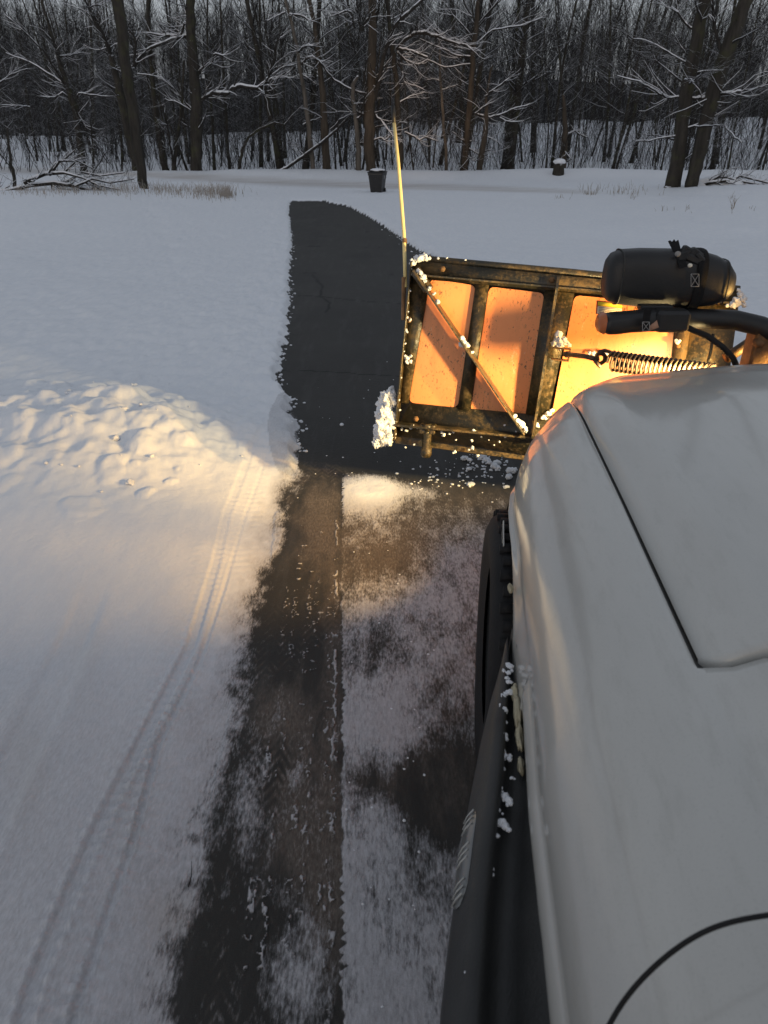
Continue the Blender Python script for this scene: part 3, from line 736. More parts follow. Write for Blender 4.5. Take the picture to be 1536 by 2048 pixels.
# snow stuck to the blade
sn = MB(); rg = random.Random(5)
spots_ = [(833,518,9),(843,516,9),(851,514,8),(826,526,8),(858,516,5),(838,541,7),(845,552,8),(843,546,6),(849,562,6),(858,577,5),(868,588,4),(876,604,5),(925,678,7),(929,686,10),(934,692,7),(926,690,6),(945,705,4),
          (1030,832,7),(1036,840,8),(1042,850,9),(1050,858,8),(1038,848,7),(1116,672,10),(1124,680,11),(1132,686,8),(1112,686,9),(1120,690,9),(1138,690,5),(820,722,5),(813,716,6),(815,724,5),(821,640,4),(822,712,4),
          (804,858,4),(813,862,4),(822,857,4),(835,856,3),(884,863,6),(888,869,5),(907,863,5),(900,868,4),(912,880,3),(944,881,4),(946,894,5),(938,900,3),(910,903,5),(963,873,3),(955,912,4),
          (1480,588,8),(1474,604,11),(1485,600,9),(1466,612,9),(1478,580,4),(1488,612,6),(1354,684,7),(1455,610,6),(1215,705,5),(1225,707,4),(1186,708,6),(1178,707,5),(1205,704,4),(1098,828,6),(1090,836,5),(1105,822,5),(1076,850,6),(1085,835,5)]
for i, (px, py, r_) in enumerate(spots_):
    o = .03
    if 830 <= px <= 1052 and abs((py - 540) - (px - 829) * 1.482) < 26: o = .075
    if 1110 < px < 1140 and 665 < py < 695: o = .09
    p = bpix(px, py, o); rr = r_ * 3.5 / 1420 * .70
    for k in range(3):
        q = p + np.array([rg.uniform(-1, 1), rg.uniform(-.6, .6), rg.uniform(-1, 1)]) * rr * .55
        lump(sn, q, rr * rg.uniform(.5, .95), i * 7 + k, 2, 1, .85)
for i in list(range(0, 55, 2)) + list(range(55, 95, 2)) + list(range(95, 120, 2)):      # crumbs along the top edge and the left side
    if i < 55: t = (i / 55) ** 1.3; p = bp(BL_ * t, -.018 + rg.uniform(-.008, .005), -.03 + rg.uniform(-.02, .02)); r_ = rg.uniform(.002, .007)
    elif i < 95: p = np.array(bpix(np.interp(rg.random(), [0, 1], [822, 790]) + rg.uniform(-2, 6), 0 or rg.uniform(530, 880), .03)); py_ = proj(*p)[1]; p = bpix(np.interp(py_, [520, 880], [823, 789]) + rg.uniform(-1, 5), py_, .045); r_ = rg.uniform(.003, .008)
    else: p = bpix(rg.uniform(800, 1040), rg.uniform(848, 905), .05); r_ = rg.uniform(.003, .008)
    lump(sn, p, r_, 900 + i, 1, 1, .5)
so_ = pbuild(sn, 'stuck_snow', M['snow'], smooth=True); so_['kind'] = 'stuff'
# chunk of snow carried at the blade's left end
ch = MB()
for i, (px, py, r_) in enumerate([(776, 792, 15), (770, 812, 17), (765, 832, 17), (762, 853, 16), (758, 873, 14), (752, 888, 9), (778, 830, 15), (779, 852, 14), (775, 875, 12), (783, 805, 10), (768, 884, 10), (781, 783, 8)]):
    lump(ch, P3(px, py, 3.80), r_ * 3.8 / 1420 * np.array([.72, .8, .92]), 300 + i, 3, 1, 1.0)
o = ch.build('snow_chunk', M['snow'], smooth=True); tag(o, 'craggy lump of snow clinging to the left end of the plow blade', 'snow')
o.parent = None

# lift gear: bar, upright, hydraulic hose, ram
LG = empty('plow_lift_frame', (1.36, 2.75, 0), 'black tube and rusty upright of the plow lift frame in front of the hood', 'plow frame')
LGo = np.array([1.36, 2.75, 0])
def lgb(mb, name, mat, smooth=False, parent=None):
    mb2 = MB(); mb2.F, mb2.M, mb2.n = mb.F, mb.M, mb.n; mb2.V = [np.vstack(mb.V) - LGo]; return mb2.build(name, mat, parent if parent is not None else LG, smooth)
mb = MB(); mb.tube([P3(1345, 634, 2.68), P3(1400, 637, 2.68), P3(1470, 640, 2.66), P3(1520, 652, 2.64), P3(1570, 672, 2.62), P3(1600, 720, 2.62), P3(1602, 900, 2.7)], .036, 16); lgb(mb, 'light_bar', M['black_plastic'], True)
mb = MB(); c = P3(1524, 700, 2.66); mb.box((c[0] + .02, c[1], c[2] - .15), (.10, .012, .48), bev=.003); mb.box((c[0] - .03, c[1] + .04, c[2] - .15), (.010, .07, .48), bev=.003); lgb(mb, 'upright', M['rust'])
mb = MB(); mb.lathe([(0, .02), (.016, .02), (.017, 0), (.017, -.02)], P3(1517, 686, 2.64), (0, -1, 0), 6); lgb(mb, 'bolt', M['rust'])
mb = MB(); mb.tube([P3(1362, 648, 2.66), P3(1385, 660, 2.64), P3(1415, 672, 2.62), P3(1445, 694, 2.62), P3(1466, 716, 2.64), P3(1478, 745, 2.68)], .011, 10); lgb(mb, 'hose', M['black_rubber'], True)
mb = MB(); mb.tube([P3(1452, 716, 2.9), P3(1478, 700, 2.9), P3(1500, 685, 2.9), P3(1540, 668, 2.9)], .022, 12); lgb(mb, 'chrome_ram', M['spring'], True)
mb = MB(); mb.tube([P3(1426, 668, 2.95), P3(1422, 700, 2.95), P3(1412, 740, 2.95)], .006, 6); lgb(mb, 'hose', M['black_rubber'], True)

# plow light: housing with strap and turn signal below
PLL = empty('plow_light', tuple(P3(1345, 600, 2.6)), 'black plow light housing bound with a webbing strap above an amber signal', 'light')
PLo = np.array(P3(1345, 600, 2.6))
def plb(mb, name, mat, smooth=False, parent=None):
    mb2 = MB(); mb2.F, mb2.M, mb2.n = mb.F, mb.M, mb.n; mb2.V = [np.vstack(mb.V) - PLo]; return mb2.build(name, mat, parent if parent is not None else PLL, smooth)
def sup(t, n=3.0): c, s = math.cos(t), math.sin(t); return math.copysign(abs(c) ** (2 / n), c), math.copysign(abs(s) ** (2 / n), s)
# housing: loft along X with rounded-rect sections
mb = MB(); tH = 2.62; k_ = tH / F
xs = [1212, 1216, 1224, 1240, 1280, 1340, 1400, 1430, 1452, 1466, 1474]
tp = [540, 524, 514, 508, 506, 507, 511, 519, 530, 546, 562]; bt = [580, 592, 600, 605, 610, 611, 611, 609, 602, 590, 576]
dp = [.06, .10, .13, .145, .15, .15, .15, .145, .13, .10, .04]
Vs = []; sg = 28
for x_, a_, b_, d_ in zip(xs, tp, bt, dp):
    c_ = P3(x_, (a_ + b_) / 2, tH); hh = (b_ - a_) / 2 * k_ / .93
    for q in range(sg):
        cs, sn_ = sup(2 * PI * q / sg, 2.9); Vs.append(c_ + np.array([0, cs * d_ * .5 + .03, sn_ * hh]))
Fs = [(i*sg+q, i*sg+(q+1) % sg, (i+1)*sg+(q+1) % sg, (i+1)*sg+q) for i in range(len(xs) - 1) for q in range(sg)]
Fs += [tuple(range(sg - 1, -1, -1)), tuple((len(xs)-1)*sg + q for q in range(sg))]
mb.add(Vs, Fs); hou = plb(mb, 'housing', M['black_plastic'], True)
# strap round the housing
def strap_ring(x_, a_, b_, d_, w_, grow):
    c_ = P3(x_, (a_ + b_) / 2, tH); hh = (b_ - a_) / 2 * k_ / .93; V_ = []; n = 28
    for s_ in (-1, 1):
        for g_ in (0, 1):
            for q in range(n):
                cs, sn_ = sup(2 * PI * q / n, 2.9); V_.append(c_ + np.array([s_ * w_ / 2, cs * (d_ * .5 + grow + g_ * .003) + .03, sn_ * (hh + grow + g_ * .003)]))
    F_ = []
    for q in range(n):
        r = (q + 1) % n; F_ += [(q, r, n + r, n + q), (2*n + q, 3*n + q, 3*n + r, 2*n + r), (n + q, n + r, 3*n + r, 3*n + q), (q, 2*n + q, 2*n + r, r)]
    return V_, F_
mb = MB(); V_, F_ = strap_ring(1391, 509, 612, .15, .038, .003); mb.add(V_, F_)
st = plb(mb, 'strap', M['web'])
for x_, a_, b_, d_ in ((1238, 508.5, 604.5, .145), (1447, 527, 606, .138)):
    mb = MB(); V_, F_ = strap_ring(x_, a_, b_, d_, .005, .0005); mb.add(V_, F_); plb(mb, 'housing_rim', M['charcoal'])
cb = P3(1391, 506, tH - .02)
mb = MB()
# frayed strap end and buckle
mb.prism([P3(1351, 512, 2.56), P3(1360, 538, 2.54), P3(1376, 532, 2.54), P3(1364, 508, 2.56), P3(1357, 480, 2.58), P3(1352, 484, 2.58), P3(1349, 479, 2.58), P3(1345, 484, 2.58), P3(1341, 481, 2.58), P3(1337, 483, 2.58)], np.array([0, .006, 0]))
plb(mb, 'strap_end', M['web'])
mb = MB()
for (px, py, sx_, sz_, rz) in [(1366, 512, .05, .035, .3), (1378, 505, .06, .03, -.5), (1392, 508, .05, .03, -.6), (1385, 518, .06, .025, -.4), (1400, 516, .05, .02, -.7)]:
    c_ = P3(px, py, 2.56); cr, sr = math.cos(rz), math.sin(rz); mb.box(c_, (sx_, .03, sz_), [(cr, 0, sr), (0, 1, 0), (-sr, 0, cr)], bev=.005)
plb(mb, 'buckle', M['black_plastic'])
mb = MB(); mb.lathe([(0, .012), (.006, .012), (.007, .006), (.007, 0)], P3(1379, 531, 2.53), (0, -1, .2), 10); plb(mb, 'rivet', M['st_white'])
mb = MB(); mb.lathe([(0, .012), (.008, .012), (.010, .004), (.010, 0)], P3(1355, 508, 2.54), (0, -1, .2), 10); plb(mb, 'rivet', M['stitch'])
def stitch_box(x0, y0, x1, y1, t, sk=0):
    mb = MB(); r_ = .0011; q = [P3(x0, y0, t), P3(x1, y0 + sk, t), P3(x1, y1 + sk, t), P3(x0, y1, t)]
    for a, b in ((0, 1), (1, 2), (2, 3), (3, 0), (0, 2), (1, 3)): mb.tube([q[a], q[b]], r_, 4)
    plb(mb, 'stitching', M['stitch'])
stitch_box(1382, 548, 1398, 573, 2.535)
# signal lamp under the housing
mb = MB(); xs = [1206, 1216, 1232, 1260, 1300, 1320]; tp = [630, 626, 624, 622, 618, 617]; bt = [664, 668, 668, 664, 662, 662]; Vs = []; sg = 20; tL = 2.58
for x_, a_, b_ in zip(xs, tp, bt):
    c_ = P3(x_, (a_ + b_) / 2, tL); hh = (b_ - a_) / 2 * tL / F / 1.06
    for q in range(sg): cs, sn_ = sup(2 * PI * q / sg, 3); Vs.append(c_ + np.array([0, cs * .05, sn_ * hh]))
Fs = [(i*sg+q, i*sg+(q+1) % sg, (i+1)*sg+(q+1) % sg, (i+1)*sg+q) for i in range(len(xs) - 1) for q in range(sg)] + [tuple(range(sg - 1, -1, -1)), tuple((len(xs)-1)*sg + q for q in range(sg))]
mb.add(Vs, Fs); plb(mb, 'signal_housing', M['black_plastic'], True)
mb = MB(); Vs = []
xs = [1194, 1197, 1203, 1206.5]; hs_ = [10, 15, 18, 19.5]
for x_, h_ in zip(xs, hs_):
    c_ = P3(x_, 646, tL)
    for q in range(sg): cs, sn_ = sup(2 * PI * q / sg, 2.6); Vs.append(c_ + np.array([0, cs * .05 * h_ / 19.5, sn_ * h_ * tL / F / .93]))
Fs = [(i*sg+q, i*sg+(q+1) % sg, (i+1)*sg+(q+1) % sg, (i+1)*sg+q) for i in range(len(xs) - 1) for q in range(sg)] + [tuple(range(sg - 1, -1, -1))]
mb.add(Vs, Fs); plb(mb, 'amber_lens', M['amber'], True)
mb = MB(); c_ = P3(1340, 640, 2.56); mb.box(c_, (.12, .08, .075), bev=.01); mb.box(P3(1310, 615, 2.6), (.12, .05, .02), bev=.004); plb(mb, 'mount_bracket', M['black_plastic'])
mb = MB(); mb.box(P3(1292, 641, 2.50), (.026, .004, .075), bev=.001); plb(mb, 'strap', M['web'])
stitch_box(1285, 644, 1299, 662, 2.494)
M['tag'] = simple('tan_tag', (.36, .20, .13), .8)
mb = MB(); mb.prism([P3(1300, 652, 2.50), P3(1314, 641, 2.50), P3(1318, 655, 2.50), P3(1299, 662, 2.50)], np.array([0, .003, 0])); plb(mb, 'strap_tag', M['tag'])

# ------------------------------------------------------------------ pickup truck
#TRUCK
def mat_white_paint():
    m, nt, bs = newmat('dirty_white_paint')
    n = noise_n(nt, 2.5, 6, .6, stretch=(1.5, .4, 1)); f = noise_n(nt, 300, 2, .5); s = noise_n(nt, 20, 5, .7, stretch=(2, .4, 1))
    c = mixc(nt, mrange(nt, n, .3, .7), (.44, .435, .41), (.525, .52, .49))
    c = mixc(nt, mrange(nt, s, .52, .75, 0, .35), c, (.33, .32, .29))
    c = mixc(nt, mth(nt, 'MULTIPLY', mrange(nt, f, .56, .7), .16), c, (.26, .26, .25))
    rs = attr(nt, 'rust'); rm = mth(nt, 'ADD', rs, mth(nt, 'MULTIPLY', mth(nt, 'SUBTRACT', noise_n(nt, 45, 5, .7), .5), .9))
    rm = mrange(nt, rm, .45, .62); c = mixc(nt, rm, c, (.27, .15, .05))
    nt.links.new(c, bs.inputs['Base Color'])
    bs.inputs['Roughness'].default_value = .42; bs.inputs['Coat Weight'].default_value = .9; bs.inputs['Coat Roughness'].default_value = .10
    bump(nt, bs, f, .04, .001); return m
M['white'] = mat_white_paint()
PH_ = R(5.9); TO = np.array([.165, 0, 0]); TF = np.array([math.sin(PH_), math.cos(PH_), 0]); TR = np.array([math.cos(PH_), -math.sin(PH_), 0])
truck = bpy.data.objects.new('pickup_truck', None); COL.objects.link(truck); truck.location = tuple(TO); truck.rotation_euler = (0, 0, -PH_)
tag(truck, 'dirty white pickup truck with rusting wheel arch and dark flared side panel', 'truck')
HW = .985                                                             # half width
def us(v): return np.interp(v, [-3, .3, .8, 1.13, 1.55, 1.73, 1.86, 1.98, 2.10, 2.22, 2.34, 2.43, 2.49, 2.53], [.008, .008, .002, .012, .018, .018, .022, .034, .060, .10, .155, .215, .29, HW - .02])
def ztop(v): return np.interp(v, [-3, .3, .8, 1.4, 2.0, 2.3, 2.45, 2.53], [1.185, 1.18, 1.17, 1.153, 1.128, 1.112, 1.095, 1.07])
def zsurf(u, v):
    d = np.clip(u - us(v), 0, None)
    q = np.clip(d / .20, 0, 1)
    z = ztop(v) - .255 * (1 - np.sqrt(np.clip(1 - (1 - q) ** 2.15, 0, 1)))
    z = z + .075 * ss(.16, HW, u) + .022 * ss(.235, .30, u) * ss(2.45, 1.9, v)
    z = z - .004 * np.exp(-((u - .11 - .045 * (2.2 - v)) / .022) ** 2) * ss(1.3, 1.9, v)       # pressed crease
    z = z + .004 * np.exp(-((u - .075 - .03 * (2.2 - v)) / .03) ** 2) * ss(.8, 1.9, v)
    z = z - .035 * ss(2.42, 2.53, v) ** 2
    return z
def surf(us_, vs_, zf, name, thick=None, gap_edges=None, rust=None, mats=None, parent=truck, flipx=False):
    """grid of (u(v), v) points"""
    nv, nu = us_.shape; X = us_; Y = vs_; Z = zf
    V = np.stack([2 * HW - X if flipx else X, Y, Z], -1).reshape(-1, 3); idx = np.arange(nv * nu).reshape(nv, nu)
    Q = np.stack([idx[:-1, :-1], idx[:-1, 1:], idx[1:, 1:], idx[1:, :-1]], -1).reshape(-1, 4)
    if flipx: Q = Q[:, ::-1]
    me = mkmesh(name, V, Q, mats or M['white'], True)
    a_ = me.attributes.new('rust', 'FLOAT', 'POINT'); a_.data.foreach_set('value', (np.zeros(nv * nu) if rust is None else rust.reshape(-1)).astype(np.float32))
    return link(name, me, parent)
UG = .212                                                             # hood gap
VREAR = .84
# fender: side wall + shoulder up to the hood gap; behind the hood it runs on as the cowl side
def fender(flip):
    vv = np.concatenate([np.linspace(-.6, .3, 10)[:-1], np.linspace(.3, 2.47, 150)])
    a = np.concatenate([np.linspace(-1, 0, 14)[:-1], np.linspace(0, 1, 46)])
    U = np.zeros((len(vv), len(a))); Vv = np.repeat(vv[:, None], len(a), 1); Z = np.zeros_like(U); RU = np.zeros_like(U)
    zc, vc, ra = .42, 1.80, .475
    for i, v in enumerate(vv):
        u0 = float(us(v)); ue = UG if v > VREAR - .0 else UG
        ue = max(ue, u0 + .012)
        zt0 = float(zsurf(u0, v))
        # lower edge of the side: wheel arch, else bumper / sill line
        lo = .80 if v < 1.10 else .55
        aw = zc + math.sqrt(max(ra ** 2 - (v - vc) ** 2, 0)) if abs(v - vc) < ra else 0
        lo = max(lo, aw); lo = min(lo, zt0 - .02)
        lo += .010 * float(vn(v * 22, 3.3, 7) - .5) + .018 * float(vn(v * 7, 1.3, 9) - .5) * (1.0 if 1.1 < v < 1.95 else .3)
        for j, t in enumerate(a):
            if t < 0:
                k = -t; z = zt0 + (lo - zt0) * k
                U[i, j] = u0 + .000 - .012 * math.sin(min(1, k * 1.2) * PI) + .018 * ss(.75, 1, k) * (1 if aw > 0 else .2); Z[i, j] = z
                RU[i, j] = float(ss(.25, 1, k)) * float(ss(.85, 1.0, v) * ss(1.62, 1.30, v)) * .62
            else:
                q = t ** 1.8; U[i, j] = u0 + (ue - u0) * q; Z[i, j] = float(zsurf(U[i, j], v))
    # roll the edge at the gap down
    Z[:, -1] -= .018; U[:, -1] += .001; Z[:, -2] -= .003
    Z[:, -1] = np.where(vv < VREAR - .012, Z[:, -1] + .018, Z[:, -1]); Z[:, -2] = np.where(vv < VREAR - .012, Z[:, -2] + .003, Z[:, -2])
    return surf(U, Vv, Z, 'fender', rust=RU, flipx=flip)
fender(False); fender(True)
# cowl panel between the fender and the windshield, behind the hood
vv = np.concatenate([np.linspace(-.6, VREAR - .03, 40), [VREAR - .014, VREAR - .009]]); uu = np.linspace(UG, 2 * HW - UG, 40)
U, Vv = np.meshgrid(uu, vv); Z = zsurf(np.where(U > HW, 2 * HW - U, U), Vv); Z[-1] -= .020; Z[-2] -= .001
keep = vv
surf(U, Vv, Z, 'cowl')
# hood with rolled edges
def hood():
    vv = np.concatenate([[VREAR, VREAR + .001, VREAR + .006], np.linspace(VREAR + .015, 2.40, 90), [2.44, 2.47, 2.50, 2.52, 2.53, 2.535]])
    nu = 90; U = np.zeros((len(vv), nu)); Vv = np.repeat(vv[:, None], nu, 1); Z = np.zeros_like(U)
    for i, v in enumerate(vv):
        lo = max(UG + .008, float(us(min(v, 2.53))) + .004)
        k = np.linspace(-1, 1, nu); w_ = HW - lo
        U[i] = HW + w_ * np.sign(k) * np.abs(k) ** .9
        # rounded rear corner
        Z[i] = zsurf(np.where(U[i] > HW, 2 * HW - U[i], U[i]), v)
        cr = np.clip((.035 - (HW - np.abs(U[i] - HW) - lo)) / .035, 0, 1)
        Vv[i] = v + (.022 * (1 - np.sqrt(np.clip(1 - cr ** 2, 0, 1)))) * max(0, 1 - (v - VREAR) / .25)
    Z += .004
    Z[:, 0] -= .022; Z[:, -1] -= .022; Z[:, 1] -= .004; Z[:, -2] -= .004
    Z[0] -= .022; Z[1] -= .006
    Z[-1] -= .07; Z[-2] -= .02
    # long pressed ridge of the hood
    for s_ in (1, -1):
        uq = np.where(s_ > 0, U, 2 * HW - U); Z += .012 * ss(.28, .33, uq) * ss(.9, .5, uq) * ss(2.4, 2.0, Vv)
    return surf(U, Vv, Z, 'hood')
hood()
# dark channel under the gap
mb = MB(); P_ = []
for v in np.linspace(VREAR - .03, 2.42, 30): P_.append((max(UG + .005, float(us(v)) + .02), v, float(zsurf(max(UG, float(us(v)) + .01), v)) - .035))
mb.tube(P_, .016, 6); P_ = [(u_, VREAR - .006, float(zsurf(u_ if u_ < HW else 2 * HW - u_, VREAR)) - .040) for u_ in np.linspace(UG, 2 * HW - UG, 24)]
mb.tube(P_, .012, 6); mb.build('gap_seal', M['charcoal'], truck)
# front fascia, grille, bumper
mb = MB(); vs_ = []
for z_, dv in ((1.0, 0), (.93, .01), (.70, .02), (.62, .02)):
    for u_ in np.linspace(.30, 2 * HW - .30, 30):
        uu_ = u_ if u_ < HW else 2 * HW - u_; vs_.append((u_, 2.49 + .03 * math.sqrt(max(0, min(1, (uu_ - .28) / .3))) + dv - (.03 if z_ == 1.0 else 0), z_))
mb.add(vs_, [(j*30+i, j*30+i+1, (j+1)*30+i+1, (j+1)*30+i) for j in range(3) for i in range(29)]); mb.build('grille', M['black_plastic'], truck, True)
mb = MB(); P_ = [(float(us(v)) + .03, v, .56) for v in (2.24, 2.30, 2.36, 2.42, 2.46)] + [(u_, 2.56, .56) for u_ in np.linspace(.42, 2 * HW - .42, 12)] + [(2 * HW - float(us(v)) - .03, v, .56) for v in (2.46, 2.42, 2.36, 2.30, 2.24)]
mb.tube(P_, .085, 10, squash=1.3); mb.build('front_bumper', M['black_plastic'], truck, True)
m, nt_, bs_ = newmat('lamp_lens'); bs_.inputs['Base Color'].default_value = (.9, .85, .8, 1); bs_.inputs['Roughness'].default_value = .1
bs_.inputs['Emission Color'].default_value = (1, .72, .4, 1); bs_.inputs['Emission Strength'].default_value = 1.5; M['lens'] = m
for s_ in (0, 1):
    mb = MB(); c_ = np.array([.55 if s_ == 0 else 2 * HW - .55, 2.515, .80]); mb.box(c_, (.30, .03, .16), bev=.02); mb.build('headlight', M['lens'], truck)
# plate added over the bounce spot, cutting its light short of the blade
gA, gB = np.array([1.1, 3.42, .0]), np.array([-3.1, 5.35, .0]); L0 = LCN
dA_, dB_ = gA - L0, gB - L0; dA_ /= np.linalg.norm(dA_); dB_ /= np.linalg.norm(dB_); mid_d = dA_ + dB_; mid_d /= np.linalg.norm(mid_d)
PN = np.cross(dB_, dA_); PN /= np.linalg.norm(PN); PN = PN if PN[2] > 0 else -PN
toT = lambda P: (float((P - TO) @ TR), float((P - TO) @ TF), float(P[2]))
arc_ = []
for k in range(9):
    t = -.35 + 1.7 * k / 8; dd = dA_ * (1 - t) + dB_ * t; dd /= np.linalg.norm(dd); arc_.append(L0 + dd * .04)
mb = MB(); lo_ = [toT(p) for p in arc_]; hi_ = [toT(p + PN * .11 - mid_d * .02) for p in arc_]; bk_ = [toT(L0 + PN * .11 - mid_d * .05)] * 9
mb.add(lo_ + hi_ + bk_, [(i, i+1, 10+i, 9+i) for i in range(8)] + [(9+i, 10+i, 19+i) for i in range(8)]); mb.build('bounce_cutoff_plate', M['black_plastic'], truck)
# wheel arch liner
mb = MB(); Vs = []; n = 24
for k in range(n + 1):
    t = PI * k / n
    for u_ in (.03, .34): Vs.append((u_, 1.80 + .46 * math.cos(t), .42 + .46 * math.sin(t)))
mb.add(Vs, [(2*k, 2*k+1, 2*k+3, 2*k+2) for k in range(n)])
mb.add([(.34, 1.34, .35), (.34, 2.26, .35), (.34, 2.26, .9), (.34, 1.34, .9)], [(0, 1, 2, 3)])
mb.build('wheel_arch_liner', M['black_rubber'], truck)
# wheels
def wheel(uc, vc, side, steer=0):
    w = bpy.data.objects.new('wheel', None); COL.objects.link(w); w.parent = truck; w.location = (uc, vc, .42); w.scale = (1, 1.045, 1.045); w.rotation_euler = (0, 0, steer)
    mb = MB(); prof = [(.24, -.11), (.30, -.125), (.355, -.128), (.385, -.115), (.400, -.095), (.402, 0), (.400, .095), (.385, .115), (.355, .128), (.30, .125), (.24, .11)]
    mb.lathe(prof, (0, 0, 0), (side, 0, 0), 56)
    for k in range(56):
        t = 2 * PI * k / 56; er = np.array([0, math.cos(t), math.sin(t)]); et = np.array([0, -math.sin(t), math.cos(t)])
        for j, off in enumerate((-.085, -.03, .03, .085)):
            mb.box(er * .404 + np.array([off + .008 * (k % 2), 0, 0]) + et * (.008 * (j % 2)), (.042, .026, .016), [(1, 0, 0), et, er])
    ty = mb.build('tyre', M['black_rubber'], w)
    mb = MB(); mb.lathe([(0, .06), (.06, .06), (.07, .03), (.16, .02), (.20, .06), (.235, .09), (.245, .10), (.245, -.1)], (0, 0, 0), (side, 0, 0), 40); mb.build('rim', M['charcoal'], w, True)
    return w
wheel(.088, 1.80, -1); wheel(2 * HW - .088, 1.80, 1)
# black flared side panel behind the wheel with a clear marker lamp
fl = [(1.40, -.010, .0), (1.32, -.030, .3), (1.22, -.052, .6), (1.08, -.078, .85), (.95, -.098, 1), (.80, -.118, 1), (.65, -.134, 1), (.50, -.146, 1), (.35, -.150, 1), (.15, -.15, 1), (-.1, -.15, 1), (-.5, -.15, 1)]
Vs = []; nc = 12
for (v, uo, k) in fl:
    w_ = abs(uo)
    sec = [(uo + .05, .42), (uo + .018, .50), (uo + .004, .60), (uo, .69), (uo + .004 * k, .735), (uo + .026 * k, .790), (uo + .040 * k + .004, .812), (uo + .052 * k + .006, .806),
           (uo + .058 * k + .007, .775), (uo + .090 * k + .009, .770), (uo + .096 * k + .010, .790), (min(.010, uo + .155 * k + .012), .840)]
    for (u_, z_) in sec: Vs.append((u_, v, z_ - .05 * (1 - k)))
mb = MB(); mb.add(Vs, [(i*nc+j, i*nc+j+1, (i+1)*nc+j+1, (i+1)*nc+j) for i in range(len(fl) - 1) for j in range(nc - 1)])
mb.add([Vs[j] for j in range(nc)], [tuple(range(nc))])
flare = mb.build('side_flare', M['charcoal'], truck, True)
# black filler between flare and fender
mb = MB(); mb.box((.03, .35, .72), (.05, 1.9, .20)); mb.box((.05, .30, .50), (.06, 2.0, .3)); mb.build('sill', M['black_rubber'], truck)
# marker lamp
m, nt_, bs_ = newmat('clear_lens'); bs_.inputs['Base Color'].default_value = (.17, .175, .175, 1); bs_.inputs['Roughness'].default_value = .12; bs_.inputs['Metallic'].default_value = .35; M['clear'] = m
M['rib_clear'] = simple('lens_rib', (.42, .43, .42), .3)
def onf(v, dz):      # point on the flare's outer face
    uo = float(np.interp(v, [f[0] for f in fl][::-1], [f[1] for f in fl][::-1])); return np.array([uo, v, dz])
mb = MB(); n = 14; va, vb = .885, .700; Vs = []
for i in range(n + 1):
    v = va + (vb - va) * i / n; e_ = math.sqrt(max(.02, 1 - abs(2 * i / n - 1) ** 5))
    for j in range(7):
        f_ = (j / 3 - 1) * e_; bul = .006 * (1 - (j / 3 - 1) ** 4) * e_; p = onf(v, .752 + .030 * f_); p[0] += .010 + .012 * f_ - bul * .9; p[2] += bul * .4; Vs.append(p)
mb.add(Vs, [(i*7+j, i*7+j+1, (i+1)*7+j+1, (i+1)*7+j) for i in range(n) for j in range(6)]); lamp = mb.build('marker_lamp', M['clear'], truck, True)
for k in range(13):
    if k in (3, 4, 8, 9): continue
    v = va - .012 - k * .0135; a_ = onf(v, .752 - .018); b_ = onf(v, .752 + .020); a_[0] -= .001; b_[0] += .014; a_[2] += .003; b_[2] += .004
    mb = MB(); mb.tube([a_, (a_ + b_) / 2 + np.array([-.002, 0, .001]), b_], .0016, 4); mb.build('lens_rib', M['rib_clear'], lamp)
# snow caught between flare and fender, and flakes at the arch lip
sn = MB(); rg = random.Random(9)
TRm = lambda P: np.array([ (P - TO) @ TR, (P - TO) @ TF, P[2]])
for i, (px, py, r_) in enumerate([(1016,1325,4),(1022,1330,5),(1018,1342,4),(1024,1338,3),(1008,1338,3),(1012,1384,5),(1019,1381,6),(1007,1388,4),(1004,1408,4),(1010,1416,6),(1006,1420,4),(1008,1468,6),(1012,1474,4),(1004,1500,7),(1008,1508,6),(1020,1514,5),(998,1503,4),(1008,1534,3),(1024,1552,3),(1003,1572,3),(1010,1590,6),(1017,1597,6),(1020,1602,5),(998,1616,3),(995,1640,5),(1002,1642,7),(1012,1650,5),(1018,1656,4),(994,1668,4),(985,1733,3),(984,1746,3),(978,1810,2),(962,1908,2),(940,1950,3),(943,2042,4),(1010,1440,4),(1018,1360,5),(1014,1352,4)]):
    d = D(px, py); t = .9; p = None
    q0 = P3(px, py, 1.0); P = PH(px, py, .80); pt = TRm(P); pt[2] = .795
    lump(sn, pt, r_ * .00105 * (1 + .2 * rg.random()), i + 500, 2, .7, .6); lump(sn, pt + np.array([rg.uniform(-.006, .006), rg.uniform(-.01, .01), 0]), r_ * .0007, i + 700, 2, .7, .6)
s_o = sn.build('lodged_snow', M['snow'], truck, True); s_o['kind'] = 'stuff'
M['filler'] = simple('cream_filler', (.42, .38, .27), .7, 0, .2, 30, .3, .6, 90)
for i, (v, z_, a_, b_) in enumerate([(1.17, .79, .012, .020), (1.10, .80, .016, .045), (1.03, .80, .012, .035), (1.46, .865, .008, .012), (.97, .79, .008, .02)]):
    mb = MB(); lump(mb, (-.004, v, z_), (.007, b_, a_), 60 + i, 2, 1.2, .5); mb.build('peeling_paint', M['filler'], truck, True)
mb = MB(); mb.prism([(-.010, 1.80, .835), (-.012, 1.74, .800), (-.014, 1.69, .770), (-.012, 1.72, .81), (-.010, 1.70, .845), (-.008, 1.80, .87)], (.003, 0, 0)); mb.build('torn_lip', M['white'], truck)
# windshield base and wiper cowl, door top beyond the frame edge
M['glass'] = simple('dark_glass', (.02, .025, .03), .08, 0, .1, 3, .5)
mb = MB(); mb.prism([(.42, .42, 1.235), (2 * HW - .42, .42, 1.235), (2 * HW - .50, -.16, 1.80), (.50, -.16, 1.80)], (0, .004, .004)); mb.build('windshield', M['glass'], truck)
mb = MB(); mb.tube([(.36, .48, 1.19), (.38, .40, 1.25), (.46, -.18, 1.82)], .022, 8); mb.build('windshield_pillar', M['white'], truck, True)
